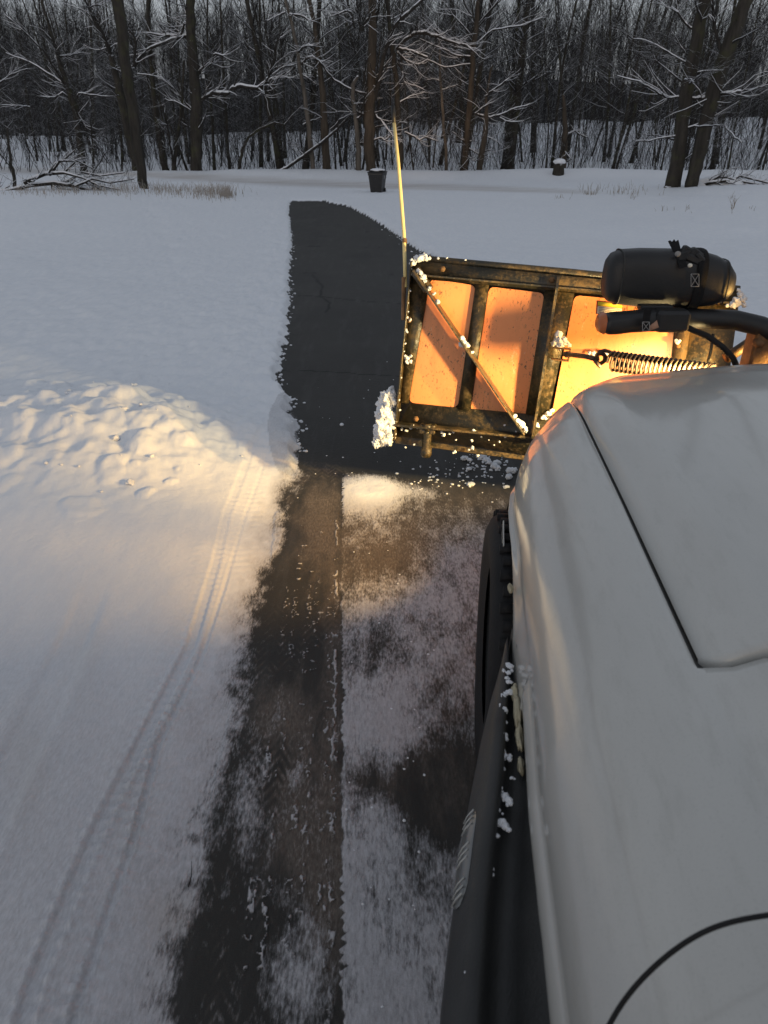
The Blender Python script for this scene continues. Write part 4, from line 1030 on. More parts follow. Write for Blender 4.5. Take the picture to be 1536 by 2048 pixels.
# cab, doors, roof and bed behind the camera's side
def tbox(name, c, sz, mat, bev=.03):
    mb = MB(); mb.box(c, sz, bev=bev); return mb.build(name, mat, truck)
tbox('door', (.05, -1.08, .86), (.10, .92, .80), M['white']); tbox('door', (2 * HW - .05, -1.08, .86), (.10, .92, .80), M['white'])
tbox('cab_floor', (HW, -1.1, .50), (2 * HW - .2, 1.7, .12), M['black_plastic'])
tbox('roof', (HW, -.95, 1.93), (2 * HW - .42, 1.45, .09), M['white'])
tbox('rear_wall', (HW, -1.72, 1.20), (2 * HW - .16, .08, 1.40), M['white'])
for q in (.20, 2 * HW - .20):
    mb = MB(); mb.tube([(q - .1 if q < 1 else q + .1, -1.66, 1.25), (q, -1.64, 1.92)], .04, 8); mb.build('door_pillar', M['white'], truck, True)
    mb = MB(); mb.prism([(q - .07 if q < 1 else q + .07, -.20, 1.27), (q - .07 if q < 1 else q + .07, -1.60, 1.27), (q, -1.60, 1.88), (q, -.42, 1.88)], (.004, 0, 0)); mb.build('side_window', M['glass'], truck)
tbox('bed_wall', (.06, -2.95, .88), (.09, 2.3, .62), M['white']); tbox('bed_wall', (2 * HW - .06, -2.95, .88), (.09, 2.3, .62), M['white'])
tbox('tailgate', (HW, -4.06, .88), (2 * HW - .06, .08, .62), M['white']); tbox('bed_floor', (HW, -2.95, .62), (2 * HW - .2, 2.2, .06), M['black_plastic'])
wheel(.095, -3.05, -1); wheel(2 * HW - .095, -3.05, 1)
# cable over the fender
def smooth_path(P, k=6):
    P = [np.array(p, float) for p in P]; P = [2 * P[0] - P[1]] + P + [2 * P[-1] - P[-2]]; out = []
    for i in range(1, len(P) - 2):
        for j in range(k):
            t = j / k; a, b, c, d = P[i-1:i+3]; out.append(.5 * (2*b + (c-a)*t + (2*a-5*b+4*c-d)*t*t + (3*b-a-3*c+d)*t**3))
    return out + [P[-2]]
mb = MB(); mb.tube(smooth_path([P3(px, py, t) for px, py, t in [(1190, 2110, .70), (1216, 2055, .69), (1245, 2006, .68), (1285, 1957, .67), (1340, 1907, .66), (1400, 1868, .655), (1460, 1845, .65), (1540, 1830, .65), (1640, 1822, .65), (1760, 1850, .66)]]), .0026, 8)
o = mb.build('cable', M['black_rubber'], None, True); tag(o, 'thin black cable curving over the white fender in the lower right corner', 'cable')

# ------------------------------------------------------------------ snow crumbs on the asphalt
rg = random.Random(31); cr = MB()
big = [(930,919,8),(938,922,6),(965,917,9),(972,922,7),(985,936,10),(992,930,8),(996,938,7),(1022,945,10),(1020,956,8),(978,928,6),(941,971,7),(1013,975,5),(940,940,6),(683,852,6)]
for i, (px, py, r_) in enumerate(big):
    p = hit(px, py); mb = MB(); rr = r_ * 4.3 / F
    for k in range(3): lump(mb, np.array([rg.uniform(-.5, .5) * rr, rg.uniform(-.5, .5) * rr, rr * .45]), rr * rg.uniform(.6, .85), 40 * i + k, 2, .75, .6)
    o = mb.build('snow_clump', M['snow'], None, True); o.location = tuple(p)
    tag(o, 'small broken clump of snow on the dark asphalt under the plow blade' if i < 13 else 'single crumb of snow alone on the asphalt left of the plow blade', 'snow clump', 'snow clumps on the asphalt' if i < 13 else None)
for i in range(230):
    k = rg.random()
    if k < .45: px, py = rg.gauss(965, 34), rg.gauss(935, 22)
    elif k < .65: px, py = rg.gauss(870, 40), rg.gauss(955, 14)
    elif k < .8: px, py = rg.uniform(690, 1000), rg.uniform(905, 1005)
    else: px, py = rg.uniform(590, 980), rg.uniform(700, 1000)
    if px > 1030 or py < 690: continue
    p = hit(px, py); lump(cr, p + np.array([0, 0, .002]), rg.uniform(.002, .010) * (1 if k < .65 else .7), i, 1, .6, .5)
# crumbs fallen from the ploughed edges, clods on the heap
for i in range(330):
    y = 4.3 + 16 * rg.random() ** 1.7; e_ = rg.random(); x = float(XL(y)) + abs(rg.gauss(0, .055)) - .04 if e_ < .75 else float(XR(y)) - abs(rg.gauss(0, .12)) + .04
    lump(cr, (x, y, gz(x, y) + .003), (.003 + .012 * rg.random() ** 2.5) * (1 + .04 * y), 5000 + i, 1, .7, .7)
for i in range(34):
    px, py = rg.gauss(260, 150), rg.gauss(885, 60)
    if not (0 < px < 540 and 770 < py < 1060): continue
    p = hit(px, py, .08); r_ = .005 + .020 * rg.random() ** 4
    lump(cr, (p[0], p[1], gz(p[0], p[1]) + r_ * .3), r_, 7000 + i, 1 if r_ < .015 else 2, .75, .7)
# dirty crumbs over the near packed snow
for i in range(40):
    px, py = rg.uniform(690, 900), rg.uniform(1050, 2040); p = hit(px, py)
    lump(cr, p + np.array([0, 0, .003]), rg.uniform(.0015, .005), 3000 + i, 1, .5, .5)
o = cr.build('snow_crumbs', M['snow'], None, True); tag(o, 'scattered crumbs of snow on the asphalt', 'snow', kind='stuff')

# ------------------------------------------------------------------ trees
#TREES
def wander(rg, p, d, L, n, wob, up, droop=0):
    P = [np.array(p, float)]; d = np.array(d, float); d /= np.linalg.norm(d)
    for i in range(n):
        d = d + np.array([rg.gauss(0, wob), rg.gauss(0, wob), rg.gauss(0, wob) + up]); d /= np.linalg.norm(d); P.append(P[-1] + d * L / n)
    return P
def branch(mb, rg, p, d, L, r, lvl, sides, up=.05, wob=.16, nch=5, spread=.9, snow=None, mi=1):
    n = 5 if lvl > 0 else 3
    P = wander(rg, p, d, L, n, wob, up); rad = [r * (1 - .8 * i / n) for i in range(n + 1)]
    mb.tube(P, rad, sides if r > .02 else 3, mi, caps=False)
    if snow and r > snow: snow_ridge(mb, P, rad)
    if lvl <= 0: return
    for k in range(nch):
        t = rg.uniform(.25, 1.0); i = min(n - 1, int(t * n)); q = P[i] + (P[i+1] - P[i]) * (t * n - i)
        dd = (P[i+1] - P[i]); dd = dd / np.linalg.norm(dd)
        e = np.array([rg.gauss(0, 1), rg.gauss(0, 1), rg.gauss(.25, .8)]); e -= dd * (e @ dd); e /= np.linalg.norm(e) + 1e-6
        branch(mb, rg, q, dd * .7 + e * spread * rg.uniform(.5, 1), L * rg.uniform(.35, .62), max(.004, r * (1 - .7 * t) * .55), lvl - 1, sides, up, wob, max(2, nch - 1), spread, snow, mi)
def snow_ridge(mb, P, rad, m=2):
    P = np.array(P, float); rad = np.array(rad); Q = P.copy(); T = np.gradient(P, axis=0); T /= np.linalg.norm(T, axis=1)[:, None] + 1e-9
    hz = np.sqrt(np.clip(1 - T[:, 2] ** 2, 0, 1)); Q[:, 2] += rad * .75 * hz + .004 * hz
    mb.tube(Q, rad * (.18 + .52 * hz) + .004 * hz, 5, m, caps=False)

SPLITM = []
def tree_objects(name, trunk, crown, mats_t, mats_c, label, group, loc, cat='tree'):
    o = trunk.build(name, mats_t, None, True, loc=loc); tag(o, label, cat, group)
    if crown is not None and crown.n:
        V = np.vstack(crown.V) - np.array(loc); crown.V = [V]
        c = crown.build('crown', mats_c, o)
    return o
def px_w(w, Y, py):      # pixel width -> metres at that depth
    d = D(768, py); return w * (Y / d[1]) / F
def hero(name, label, Y, trunk, limbs, seed, bark='bark', twigs=10, tl=1.6, up=.06, group=None, top=True, snow=True, spread=.9):
    rg = random.Random(seed); tb = MB(); cb = MB()
    def conv(pl, dz=0.0):
        out = []; n = len(pl)
        for i, (px, py, w) in enumerate(pl): out.append((PY(px, py, Y + dz * i / max(1, n - 1)), px_w(w, Y, py) / 2))
        return out
    tr = conv(trunk); base = tr[0][0].copy(); base[2] = float(z0(base[0], base[1])) - .15
    Pt = [base] + [p for p, _ in tr]; Rt = [tr[0][1] * 1.15] + [r for _, r in tr]
    if top and trunk[-1][1] < 60:
        a, b = Pt[-2], Pt[-1]; d = (b - a) / np.linalg.norm(b - a)
        for k in range(3): Pt.append(Pt[-1] + (d + np.array([rg.gauss(0, .08), rg.gauss(0, .08), .15])) * 2.2); Rt.append(Rt[-1] * .72)
    # resample trunk for slight irregularity
    Pd, Rd = [], []
    for i in range(len(Pt) - 1):
        for k in range(4):
            t = k / 4; Pd.append(Pt[i] * (1 - t) + Pt[i+1] * t + np.array([rg.gauss(0, .02), rg.gauss(0, .02), 0]) * (i + k > 0)); Rd.append((Rt[i] * (1 - t) + Rt[i+1] * t) * rg.uniform(.95, 1.06))
    Pd.append(Pt[-1]); Rd.append(Rt[-1]); Rd[0] *= 1.25
    tb.tube(Pd, Rd, 12, 0)
    for lm in limbs:
        c = conv(lm, rg.uniform(-1.5, 1.0)); P = [p for p, _ in c]; rr = [max(.008, r) for _, r in c]
        P2, r2 = [], []
        for i in range(len(P) - 1):
            for k in range(3): t = k / 3; P2.append(P[i] * (1 - t) + P[i+1] * t + np.array([rg.gauss(0, .02), rg.gauss(0, .05), rg.gauss(0, .02)]) * (k > 0)); r2.append(rr[i] * (1 - t) + rr[i+1] * t)
        P2.append(P[-1]); r2.append(rr[-1])
        cb.tube(P2, np.array(r2) * .9, 6, 0, caps=False)
        if snow: snow_ridge(cb, P2, r2, 1)
        for k in range(int(4 + len(P2) * 1.0)):
            i = rg.randrange(1, len(P2)); dd = P2[i] - P2[i-1]; dd /= np.linalg.norm(dd) + 1e-9
            e = np.array([rg.gauss(0, 1), rg.gauss(0, .7), rg.gauss(.3, .7)])
            branch(cb, rg, P2[i], dd * .8 + e * .5, rg.uniform(.5, 1) * tl, max(.008, r2[i] * .36), 1, 4, up, .2, 3, .9, .013 if snow else None, 0)
    for k in range(twigs):
        i = rg.randrange(max(2, len(Pd) // 5), len(Pd)); an = rg.uniform(0, 2 * PI)
        branch(cb, rg, Pd[i], (math.cos(an) * spread, math.sin(an) * spread, rg.uniform(.1, .8)), rg.uniform(.6, 1.5) * tl, max(.010, Rd[i] * .18), 2, 4, up, .15, 4, .8, .035 if snow and k % 3 == 0 else None, 0)
    for q in cb.M: pass
    for f in range(len(cb.M)):
        if cb.M[f] == 2: cb.M[f] = 1
    return tree_objects(name, tb, cb, M[bark], [M['twig'], M['snow']], label, group, tuple(base), 'tree')

HB = {}
def hb(px, py): return float(hit(px, py)[1])
hero('tree', 'dark limbless trunk leaning left from the near road edge beside the fallen branches', hb(290, 381), [(290,381,19),(276,300,20),(262,200,22),(248,100,23),(236,0,23)], [], 1, 'bark', 0)
hero('tree', 'leaning tree behind the bare dark trunk, snow along its forked limb', 46, [(272,335,15),(258,270,17),(245,210,17),(232,150,13),(222,110,10)],
     [[(222,110,9),(205,70,7),(185,35,6),(178,15,5),(190,10,3),(205,12,2)],[(222,112,6),(210,75,4),(200,50,3)],[(225,120,7),(200,60,6),(170,0,5),(150,-60,3)],[(235,140,3),(225,136,2)]], 2, 'bark', 8)
hero('tree', 'tree at far left with long snow-edged limbs fanning up above the fallen branches', 50, [(165,325,12),(160,280,13),(150,215,14),(135,175,10),(115,110,8),(88,20,5)],
     [[(148,205,6),(128,170,5),(90,105,4),(45,60,3),(10,30,2)],[(140,178,6),(110,155,5),(60,125,4),(12,106,2)],[(150,208,5),(125,185,4),(108,195,3),(80,193,2)],[(152,200,4),(158,187,4),(180,190,3),(215,193,2)],
      [(112,112,3),(140,112,3),(160,105,2)],[(150,215,4),(170,250,3),(215,326,2)],[(155,225,4),(185,300,3),(190,330,2)],[(120,125,4),(110,90,3),(95,60,2)],[(60,215,4),(40,212,3),(5,210,2)],[(0,165,4),(20,150,3),(55,138,2)]], 3, 'bark', 16)
hero('tree', 'slim dark tree between the bare leaning trunk and the tree with the long snowy limb', 47, [(330,336,13),(318,270,12),(308,190,10),(300,90,8),(296,0,7)], [[(305,190,4),(306,165,3),(312,140,2)]], 4, 'bark', 10)
hero('tree', 'thin forked sapling immediately left of the tree with the long snowy limb', 46, [(348,337,8),(352,290,7),(362,220,6),(368,120,4)], [[(346,330,5),(338,270,4),(325,210,3)]], 5, 'bark', 6, top=False)
hero('tree', 'big tree whose long crooked limb, thick with snow, reaches to the right', 46, [(392,331,22),(393,280,23),(394,215,24),(388,150,20),(382,70,18),(380,0,17)],
     [[(398,212,9),(408,196,8),(425,186,8),(455,188,8),(466,176,8),(482,172,8),(515,177,7),(530,165,6),(548,156,5),(575,156,3)],[(533,162,6),(538,150,6),(550,118,5),(552,90,5),(562,70,3),(572,52,2)],[(518,178,4),(530,190,4),(535,170,3),(545,178,2)],
      [(545,150,4),(565,135,3),(592,128,2)],[(380,68,7),(352,72,6),(325,72,5),(290,66,3)],[(376,72,7),(345,78,6),(300,97,6),(283,112,6),(267,132,8)],[(267,133,7),(270,110,6),(271,85,5),(265,68,5),(256,58,4)],[(385,222,5),(365,200,4),(345,175,3),(322,155,3),(275,148,2)],[(383,222,3),(355,205,3),(330,198,2)],
      [(388,150,5),(415,130,4),(422,128,5),(428,110,5),(445,112,4),(458,103,2)],[(380,40,5),(368,20,4),(355,-20,3)],[(385,60,5),(370,45,5),(362,70,4)]], 6, 'bark', 12)
hero('tree', 'arching sapling bending right over the woodland edge, capped with a line of snow', 47, [(478,342,6),(484,300,6),(497,275,5),(520,258,5),(550,245,4),(568,250,3)], [[(568,250,3),(590,225,2),(605,212,2)],[(568,250,3),(580,285,2),(600,320,2)]], 7, 'bark', 5, 1.0, top=False)
hero('tree', 'slender pale-barked tree leaning left, snow plastered down its whole trunk', 46, [(626,351,9),(622,290,10),(614,230,9),(604,160,8),(595,100,7),(582,40,6),(568,-10,5)],
     [[(603,130,5),(612,118,5),(625,114,5),(638,122,5),(650,138,4),(668,160,4),(700,178,4),(731,187,4)],[(597,105,4),(605,95,4),(618,90,4),(631,92,2)],[(577,28,4),(600,31,4),(622,42,3)],[(570,25,4),(555,32,3),(535,42,2)],[(600,115,3),(615,120,2),(630,128,2)],[(606,250,3),(625,240,2),(642,235,2)],[(603,150,3),(622,160,2),(635,170,2),(628,195,2),(620,220,2)]], 8, 'bark_pale', 6, 1.1)
hero('tree', 'straight brown tree between the pale leaning tree and the trunk behind the trash cart', 46, [(654,351,16),(650,280,16),(646,200,13),(640,130,11),(630,60,9),(618,-5,8)], [[(640,125,4),(628,110,3),(615,70,2)],[(660,260,3),(680,238,2),(702,228,2)]], 9, 'bark_brown', 9)
hero('tree', 'broken snag with a snow-covered fork, left of the thick lit trunk', 45.4, [(718,351,12),(716,300,11),(713,250,9),(706,200,9),(706,170,8),(716,152,5)], [[(712,240,5),(722,232,4),(728,205,4),(732,186,3)],[(710,292,4),(722,286,3),(734,282,2)]], 10, 'bark_pale', 4, 1.0, top=False)
hero('tree', 'thick brown forked trunk directly behind the trash cart, lit warm low down', 45.4, [(742,347,20),(738,290,21),(738,230,22),(742,160,19),(745,80,17),(745,-5,16)],
     [[(748,200,13),(760,150,10),(770,100,9),(785,60,8),(805,35,8),(850,-5,6)],[(733,190,7),(729,165,6),(727,140,5)],[(742,283,4),(762,276,4),(770,281,3),(786,268,2)],[(724,62,7),(718,40,6),(713,5,4)],[(724,62,6),(734,40,5),(742,25,4)],[(709,55,4),(705,30,4),(696,22,4),(680,27,3),(663,32,2)],[(752,230,4),(765,245,4),(785,272,3)],[(730,230,7),(714,225,5),(700,200,4)],[(750,50,6),(757,20,5),(760,-20,4)]], 11, 'bark_brown', 10)
hero('tree', 'dark tree just right of the marker rod with a great arching snowy limb', 46, [(801,356,13),(799,280,12),(795,200,11),(787,110,10),(780,50,8),(773,-5,7)],
     [[(792,98,6),(810,80,7),(828,68,7),(850,65,7),(872,72,6),(905,84,4),(935,92,4),(946,101,3)],[(793,98,6),(812,99,5),(830,105,5),(855,115,4)],[(795,105,5),(810,120,4),(835,130,5),(855,120,3),(890,135,3),(940,128,2)],[(800,205,4),(820,193,3),(850,184,2)],[(795,125,4),(808,150,3),(815,165,2)],[(808,165,4),(830,172,3),(850,182,2)],[(798,245,4),(815,247,2)],[(810,265,4),(838,280,4),(850,275,3),(875,282,2)],[(780,40,3),(800,30,2),(812,15,2)]], 12, 'bark', 12)
hero('tree', 'very thin pale snow-flecked stem left of the tall tree with the fan of fine branches', 48, [(893,360,7),(891,300,6),(886,230,6),(881,160,5),(878,60,3)], [[(882,165,3),(870,158,2),(855,160,2)],[(883,180,3),(900,175,2),(915,170,2)]], 13, 'bark_pale', 8, .9, top=False)
hero('tree', 'tall straight tree with a fan of fine branches against the sky above the plow', 47, [(928,359,13),(932,290,13),(940,200,12),(946,110,11),(951,60,10),(957,-5,8)],
     [[(948,80,4),(925,50,3),(905,30,3),(880,-10,2)],[(950,60,5),(975,30,4),(1010,-10,3)],[(945,102,4),(930,85,4),(900,84,4),(870,60,3),(845,35,2)],[(942,114,4),(915,112,4),(885,98,3),(840,78,2)],[(949,90,4),(985,60,3),(1040,52,3),(1085,35,2)],[(955,50,4),(990,10,3),(1020,-30,2)],[(952,45,4),(930,10,3),(915,-30,2)],[(932,285,3),(920,278,2),(905,264,2)],[(938,297,3),(958,308,3),(982,300,2)],[(936,312,3),(945,320,3),(952,322,2)],[(939,282,2),(946,282,2)]], 14, 'bark_brown', 18, 2.2, .09)
hero('tree', 'short brown trunk with a broad snowy limb, right beside the tall fan-branched tree', 46, [(955,363,11),(962,320,12),(969,270,11),(974,235,9),(972,190,5),(985,130,4)],
     [[(950,228,4),(965,232,5),(980,236,5),(1005,228,4),(1032,216,3),(1060,208,2)],[(970,193,4),(985,182,4),(1005,168,4),(1025,150,2)],[(950,228,4),(965,215,3),(985,205,2)],[(1000,236,3),(1015,243,3),(1045,243,2)],[(976,275,3),(990,280,2),(1000,290,2)]], 15, 'bark_brown', 10, 1.4, top=False)
hero('tree', 'thick weathered trunk behind the snow-capped stump', 47, [(1122,352,16),(1128,300,14),(1130,250,10),(1126,190,5)], [[(1130,270,3),(1150,262,3),(1175,275,2)],[(1128,300,3),(1142,318,2)]], 16, 'bark_brown', 10, 1.3, top=False)
hero('tree', 'massive leaning trunk, the left one of the close pair beyond the right field', hb(1345, 379), [(1343,379,31),(1354,320,28),(1366,240,27),(1380,150,27),(1395,70,26),(1410,-10,24)],
     [[(1372,197,5),(1345,196,5),(1318,188,4),(1295,172,4),(1280,163,3),(1235,152,2)],[(1398,64,5),(1380,56,5),(1365,40,5),(1350,20,4),(1338,-5,4)],[(1384,197,6),(1405,198,6),(1430,190,6),(1455,187,7),(1482,184,6)],[(1385,126,4),(1362,120,4),(1335,103,3),(1300,85,3),(1268,78,2)],[(1353,272,4),(1325,276,3),(1300,282,3),(1272,282,2)],[(1405,50,5),(1400,30,5),(1390,0,3)],[(1368,162,4),(1378,158,3),(1388,165,2)],[(1380,128,3),(1368,100,2),(1345,65,2)],[(1375,170,3),(1390,160,3),(1402,148,3)]], 17, 'bark', 12, 1.8)
hero('tree', 'massive leaning trunk, the right one of the close pair beyond the right field', hb(1375, 379), [(1380,380,25),(1395,320,27),(1411,250,28),(1434,160,30),(1458,90,30),(1486,20,28),(1508,-40,25)],
     [[(1490,180,3),(1515,176,3),(1540,170,2)],[(1440,100,8),(1430,60,7),(1425,0,6)],[(1388,252,3),(1415,252,3),(1440,251,2)],[(1450,252,4),(1465,268,3),(1483,285,3)]], 18, 'bark', 10, 1.8)

# fallen log leaning at the woodland edge
def log_(name, label, pts, Y, seed, cat='log', tw=6):
    rg = random.Random(seed); tb = MB(); P = [PY(px, py, Y) for px, py, w in pts]; rr = [px_w(w, Y, py) / 2 for px, py, w in pts]
    tb.tube(P, rr, 8, 0); snow_ridge(tb, P, rr, 1)
    for k in range(tw):
        i = rg.randrange(1, len(P)); branch(tb, rg, P[i], (rg.gauss(0, 1), rg.gauss(0, .5), rg.uniform(.2, 1)), rg.uniform(.8, 2), rr[i] * .5, 1, 4, .05, .2, 4, .9, .012, 0)
    for f in range(len(tb.M)):
        if tb.M[f] == 2: tb.M[f] = 1
    o = tb.build(name, [M['twig'], M['snow']], None); tag(o, label, cat); return o
log_('fallen_log', 'fallen snow-topped log propped diagonally at the woods edge left of the brown tree', [(540,352,5),(575,335,6),(610,310,6),(640,288,6),(675,258,5),(705,225,3)], 45.6, 3)

# stump with a cap of snow
p = PY(1115, 361, 44.0); p[2] = float(z0(p[0], p[1])) + .02; r_ = px_w(21, 45.2, 350) / 2; h_ = px_w(22, 44.0, 350)
mb = MB(); mb.lathe([(r_ * 1.25, -.3), (r_ * 1.1, .05), (r_, h_ * .5), (r_ * .95, h_), (0, h_ + .01)], (0, 0, 0), (0, 0, 1), 14)
o = mb.build('tree_stump', M['bark'], None, True); o.location = tuple(p); tag(o, 'short dark tree stump with a round cap of snow at the woods edge', 'stump')
mb = MB(); lump(mb, (0, 0, h_ + .08), (r_ * 1.1, r_ * 1.1, .16), 8, 3, 1, .15); mb.build('snow_cap', M['snow'], o, True)

# background trees: variants with shared meshes, copied
def variant(seed, H_, r0, kind):
    rg = random.Random(seed); tb = MB(); cb = MB(); n = 9
    P = wander(rg, (0, 0, -.3), (rg.gauss(0, .07), rg.gauss(0, .05), 1), H_, n, .035, .03); rad = [r0 * (1 - .82 * i / n) for i in range(n + 1)]; rad[0] *= 1.3
    tb.tube(P, rad, 6, 0)
    for k in range(18 if kind == 0 else 26):
        t = rg.uniform(.12 if kind else .22, 1) ** .8; i = min(n - 1, int(t * n)); q = P[i] + (P[i+1] - P[i]) * (t * n - i); an = rg.uniform(0, 2 * PI)
        L = H_ * rg.uniform(.12, .28) * (1.15 - .5 * t); branch(cb, rg, q, (math.cos(an), math.sin(an), rg.uniform(.35, 1.3)), L, max(.018, rad[i] * .32), 2 if t > .2 else 1, 3, .07, .12, 4, .75, None, 0)
    mt = M['bark']
    return mkmesh('trunk', np.vstack(tb.V), tb.F, mt, True), mkmesh('crown', np.vstack(cb.V), np.array(cb.F), M['twig_dark'])
VAR = [variant(100 + k, rg_h, r0, k % 2) for k, (rg_h, r0) in enumerate([(13, .075), (15, .10), (17, .145), (12, .055), (14, .085), (18, .20), (10, .045), (16, .11), (13, .065), (11, .05), (9, .04), (12, .06)])]
rg = random.Random(77); cnt = 0; made = []
while cnt < 270:
    Y = 47.5 + (rg.random() ** 1.3) * 62; px = rg.uniform(-60, 1600)
    x = (px - 768) / F * (Y * cT + 1.5 * sT)
    if px < 230 and Y < 58: continue
    if any((x - a) ** 2 + (Y - b) ** 2 < .5 for a, b in made): continue
    made.append((x, Y)); vi = rg.randrange(len(VAR)); tm, cm = VAR[vi]
    o = bpy.data.objects.new('tree', tm); COL.objects.link(o); s_ = rg.uniform(.8, 1.25)
    o.location = (x, Y, float(z0(x, Y)) - .05); o.rotation_euler = (rg.gauss(0, .07), rg.gauss(0.02, .09), rg.uniform(0, 6.28)); o.scale = (s_, s_, s_)
    tag(o, 'slim dark bare tree, one of the many crowding the snowy woods beyond the road', 'tree', 'background trees in the snowy woods beyond the road')
    c = bpy.data.objects.new('crown', cm); COL.objects.link(c); c.parent = o; cnt += 1

# the rest of the wood, one mass: far thin trees on the hill
def mass(name, label, cnt, yr, xr, hr, rr_, nb, seed, mat, ypow=1.0, lean=.07, bend=.012):
    rg = np.random.default_rng(seed); n = cnt
    Y = yr[0] + (yr[1] - yr[0]) * rg.random(n) ** ypow; px = rg.uniform(*xr, n); x = (px - 768) / F * (Y * cT + 1.5); z = z0(x, Y)
    H_ = rg.uniform(*hr, n); r = rg.uniform(*rr_, n); p = np.stack([x, Y, z - .1], -1); ln = np.stack([rg.normal(.03, lean, n), rg.normal(0, lean, n), np.ones(n)], -1)
    A_, B_, RA, RB = [], [], [], []
    pts = [p + ln * (H_ * k / 4)[:, None] + np.stack([rg.normal(0, bend, n) * H_ * k / 2, np.zeros(n), np.zeros(n)], -1) for k in range(5)]
    for k in range(4): A_.append(pts[k]); B_.append(pts[k + 1]); RA.append(r * (1 - .22 * k)); RB.append(r * (.78 - .22 * k) + .004)
    for k in range(nb):
        t = rg.uniform(.12, 1, n) ** .7; seg_ = np.minimum((t * 4).astype(int), 3); f_ = t * 4 - seg_
        P_ = np.stack(pts); q = P_[seg_, np.arange(n)] * (1 - f_)[:, None] + P_[seg_ + 1, np.arange(n)] * f_[:, None]
        an = rg.uniform(0, 6.28, n); L = H_ * rg.uniform(.08, .24, n)
        q1 = q + np.stack([np.cos(an), np.sin(an), rg.uniform(.3, 1.8, n)], -1) * (L * .6)[:, None]
        A_.append(q); B_.append(q1); RA.append(r * .28); RB.append(r * .16)
        for j_ in range(3):
            st = q + (q1 - q) * rg.uniform(.3, 1, n)[:, None]; A_.append(st); B_.append(st + np.stack([rg.normal(0, .5, n), rg.normal(0, .5, n), rg.uniform(0, 1.3, n)], -1) * (L * .55)[:, None]); RA.append(r * .16); RB.append(r * .07)
    A_ = np.concatenate(A_); B_ = np.concatenate(B_); RA = np.concatenate(RA); RB = np.concatenate(RB); m = len(A_)
    d = B_ - A_; d /= np.linalg.norm(d, axis=1)[:, None] + 1e-9; a = np.cross(d, np.array([.3, 1, .2])); a /= np.linalg.norm(a, axis=1)[:, None] + 1e-9; b = np.cross(d, a)
    V = np.empty((m, 6, 3))
    for k in range(3):
        t = k * 2.0944; o_ = math.cos(t) * a + math.sin(t) * b; V[:, k] = A_ + RA[:, None] * o_; V[:, 3 + k] = B_ + RB[:, None] * o_
    T_ = np.array([(0, 1, 4, 3), (1, 2, 5, 4), (2, 0, 3, 5)]); Fq = (np.arange(m) * 6)[:, None, None] + T_[None]
    me = mkmesh(name, V.reshape(-1, 3), Fq.reshape(-1, 4), mat); o = link(name, me); tag(o, label, 'woods', kind='stuff'); return o
mass('distant_woods', 'dense dark mass of leafless trees covering the hill behind', 1800, (98, 245), (-150, 1690), (9, 17), (.05, .15), 22, 5, M['twig_far'], .8)
mass('understory', 'tangle of thin saplings among the trees beyond the road', 1700, (47, 100), (-80, 1620), (1.6, 7.5), (.008, .028), 15, 6, M['twig_dark'], 1.2, .24, .05)
mass('hillside_brush', 'dense leafless brush on the slope under the far trees', 1300, (60, 112), (-120, 1660), (1.2, 5), (.010, .026), 14, 12, M['twig_far'], .6, .25, .05)
mass('roadside_brush', 'low leafless brush at the far side of the road', 1300, (46.3, 60), (200, 1620), (.7, 3.2), (.005, .012), 12, 8, M['twig_dark'], 1.0, .35, .08)

# brush pile at the left: fallen branches with snow
def brush(name, label, mains, Y, seed, tw, tl):
    rg = random.Random(seed); tb = MB()
    for lm in mains:
        P = [PY(px, py, Y + rg.uniform(-.4, .4)) for px, py, w in lm]; rr = [px_w(w, Y, py) / 2 for px, py, w in lm]
        tb.tube(P, rr, 6, 0, caps=False); snow_ridge(tb, P, rr, 1)
        for k in range(tw):
            i = rg.randrange(1, len(P)); dd = (P[i] - P[i-1]); dd /= np.linalg.norm(dd)
            branch(tb, rg, P[i] + (P[i-1] - P[i]) * rg.random(), dd + np.array([rg.gauss(.2, .5), rg.gauss(0, .4), rg.gauss(.12, .45)]), rg.uniform(.4, 1) * tl, max(.01, rr[i] * .5), 1, 4, .02, .28, 4, 1.0, .011, 0)
    for f in range(len(tb.M)):
        if tb.M[f] == 2: tb.M[f] = 1
    o = tb.build(name, [M['twig'], M['snow']], None); tag(o, label, 'fallen branches'); return o
YB = hb(120, 384)
brush('fallen_branches', 'tangled fallen branches with snow on them lying at the left edge of the field', [
    [(-30,386,10),(20,382,8),(60,371,7),(110,366,7),(150,373,6),(190,384,5),(228,390,3)], [(50,366,8),(62,360,7),(90,348,7),(128,346,5),(165,356,4),(200,372,3),(240,380,2)], [(95,348,5),(110,328,4),(130,318,4),(150,300,2)],
    [(100,350,5),(120,322,4),(155,322,3),(190,340,2)], [(130,366,5),(165,345,4),(200,352,3),(250,345,2)], [(128,346,4),(150,325,3),(160,300,2)], [(150,373,4),(185,358,4),(220,366,3),(268,358,2)], [(110,366,4),(128,380,3),(175,390,2)], [(165,362,4),(195,376,3),(235,392,2)], [(140,370,4),(160,382,3),(215,388,2)]], YB, 21, 18, .85)
hero('tree', 'thin dark leafless shrub stem at the far left behind the fallen branches', YB + 1.5, [(30,372,7),(26,340,6),(18,300,5),(15,255,3)], [[(28,350,3),(10,320,2),(-5,300,2)]], 31, 'bark', 14, .9, top=False, snow=False)
hero('tree', 'thin leafless shrub rising from the middle of the fallen branches', YB + .6, [(186,378,6),(186,340,5),(187,300,4),(180,240,2)], [[(186,345,3),(205,315,2),(215,300,2)]], 32, 'bark', 20, .8, top=False, snow=False)
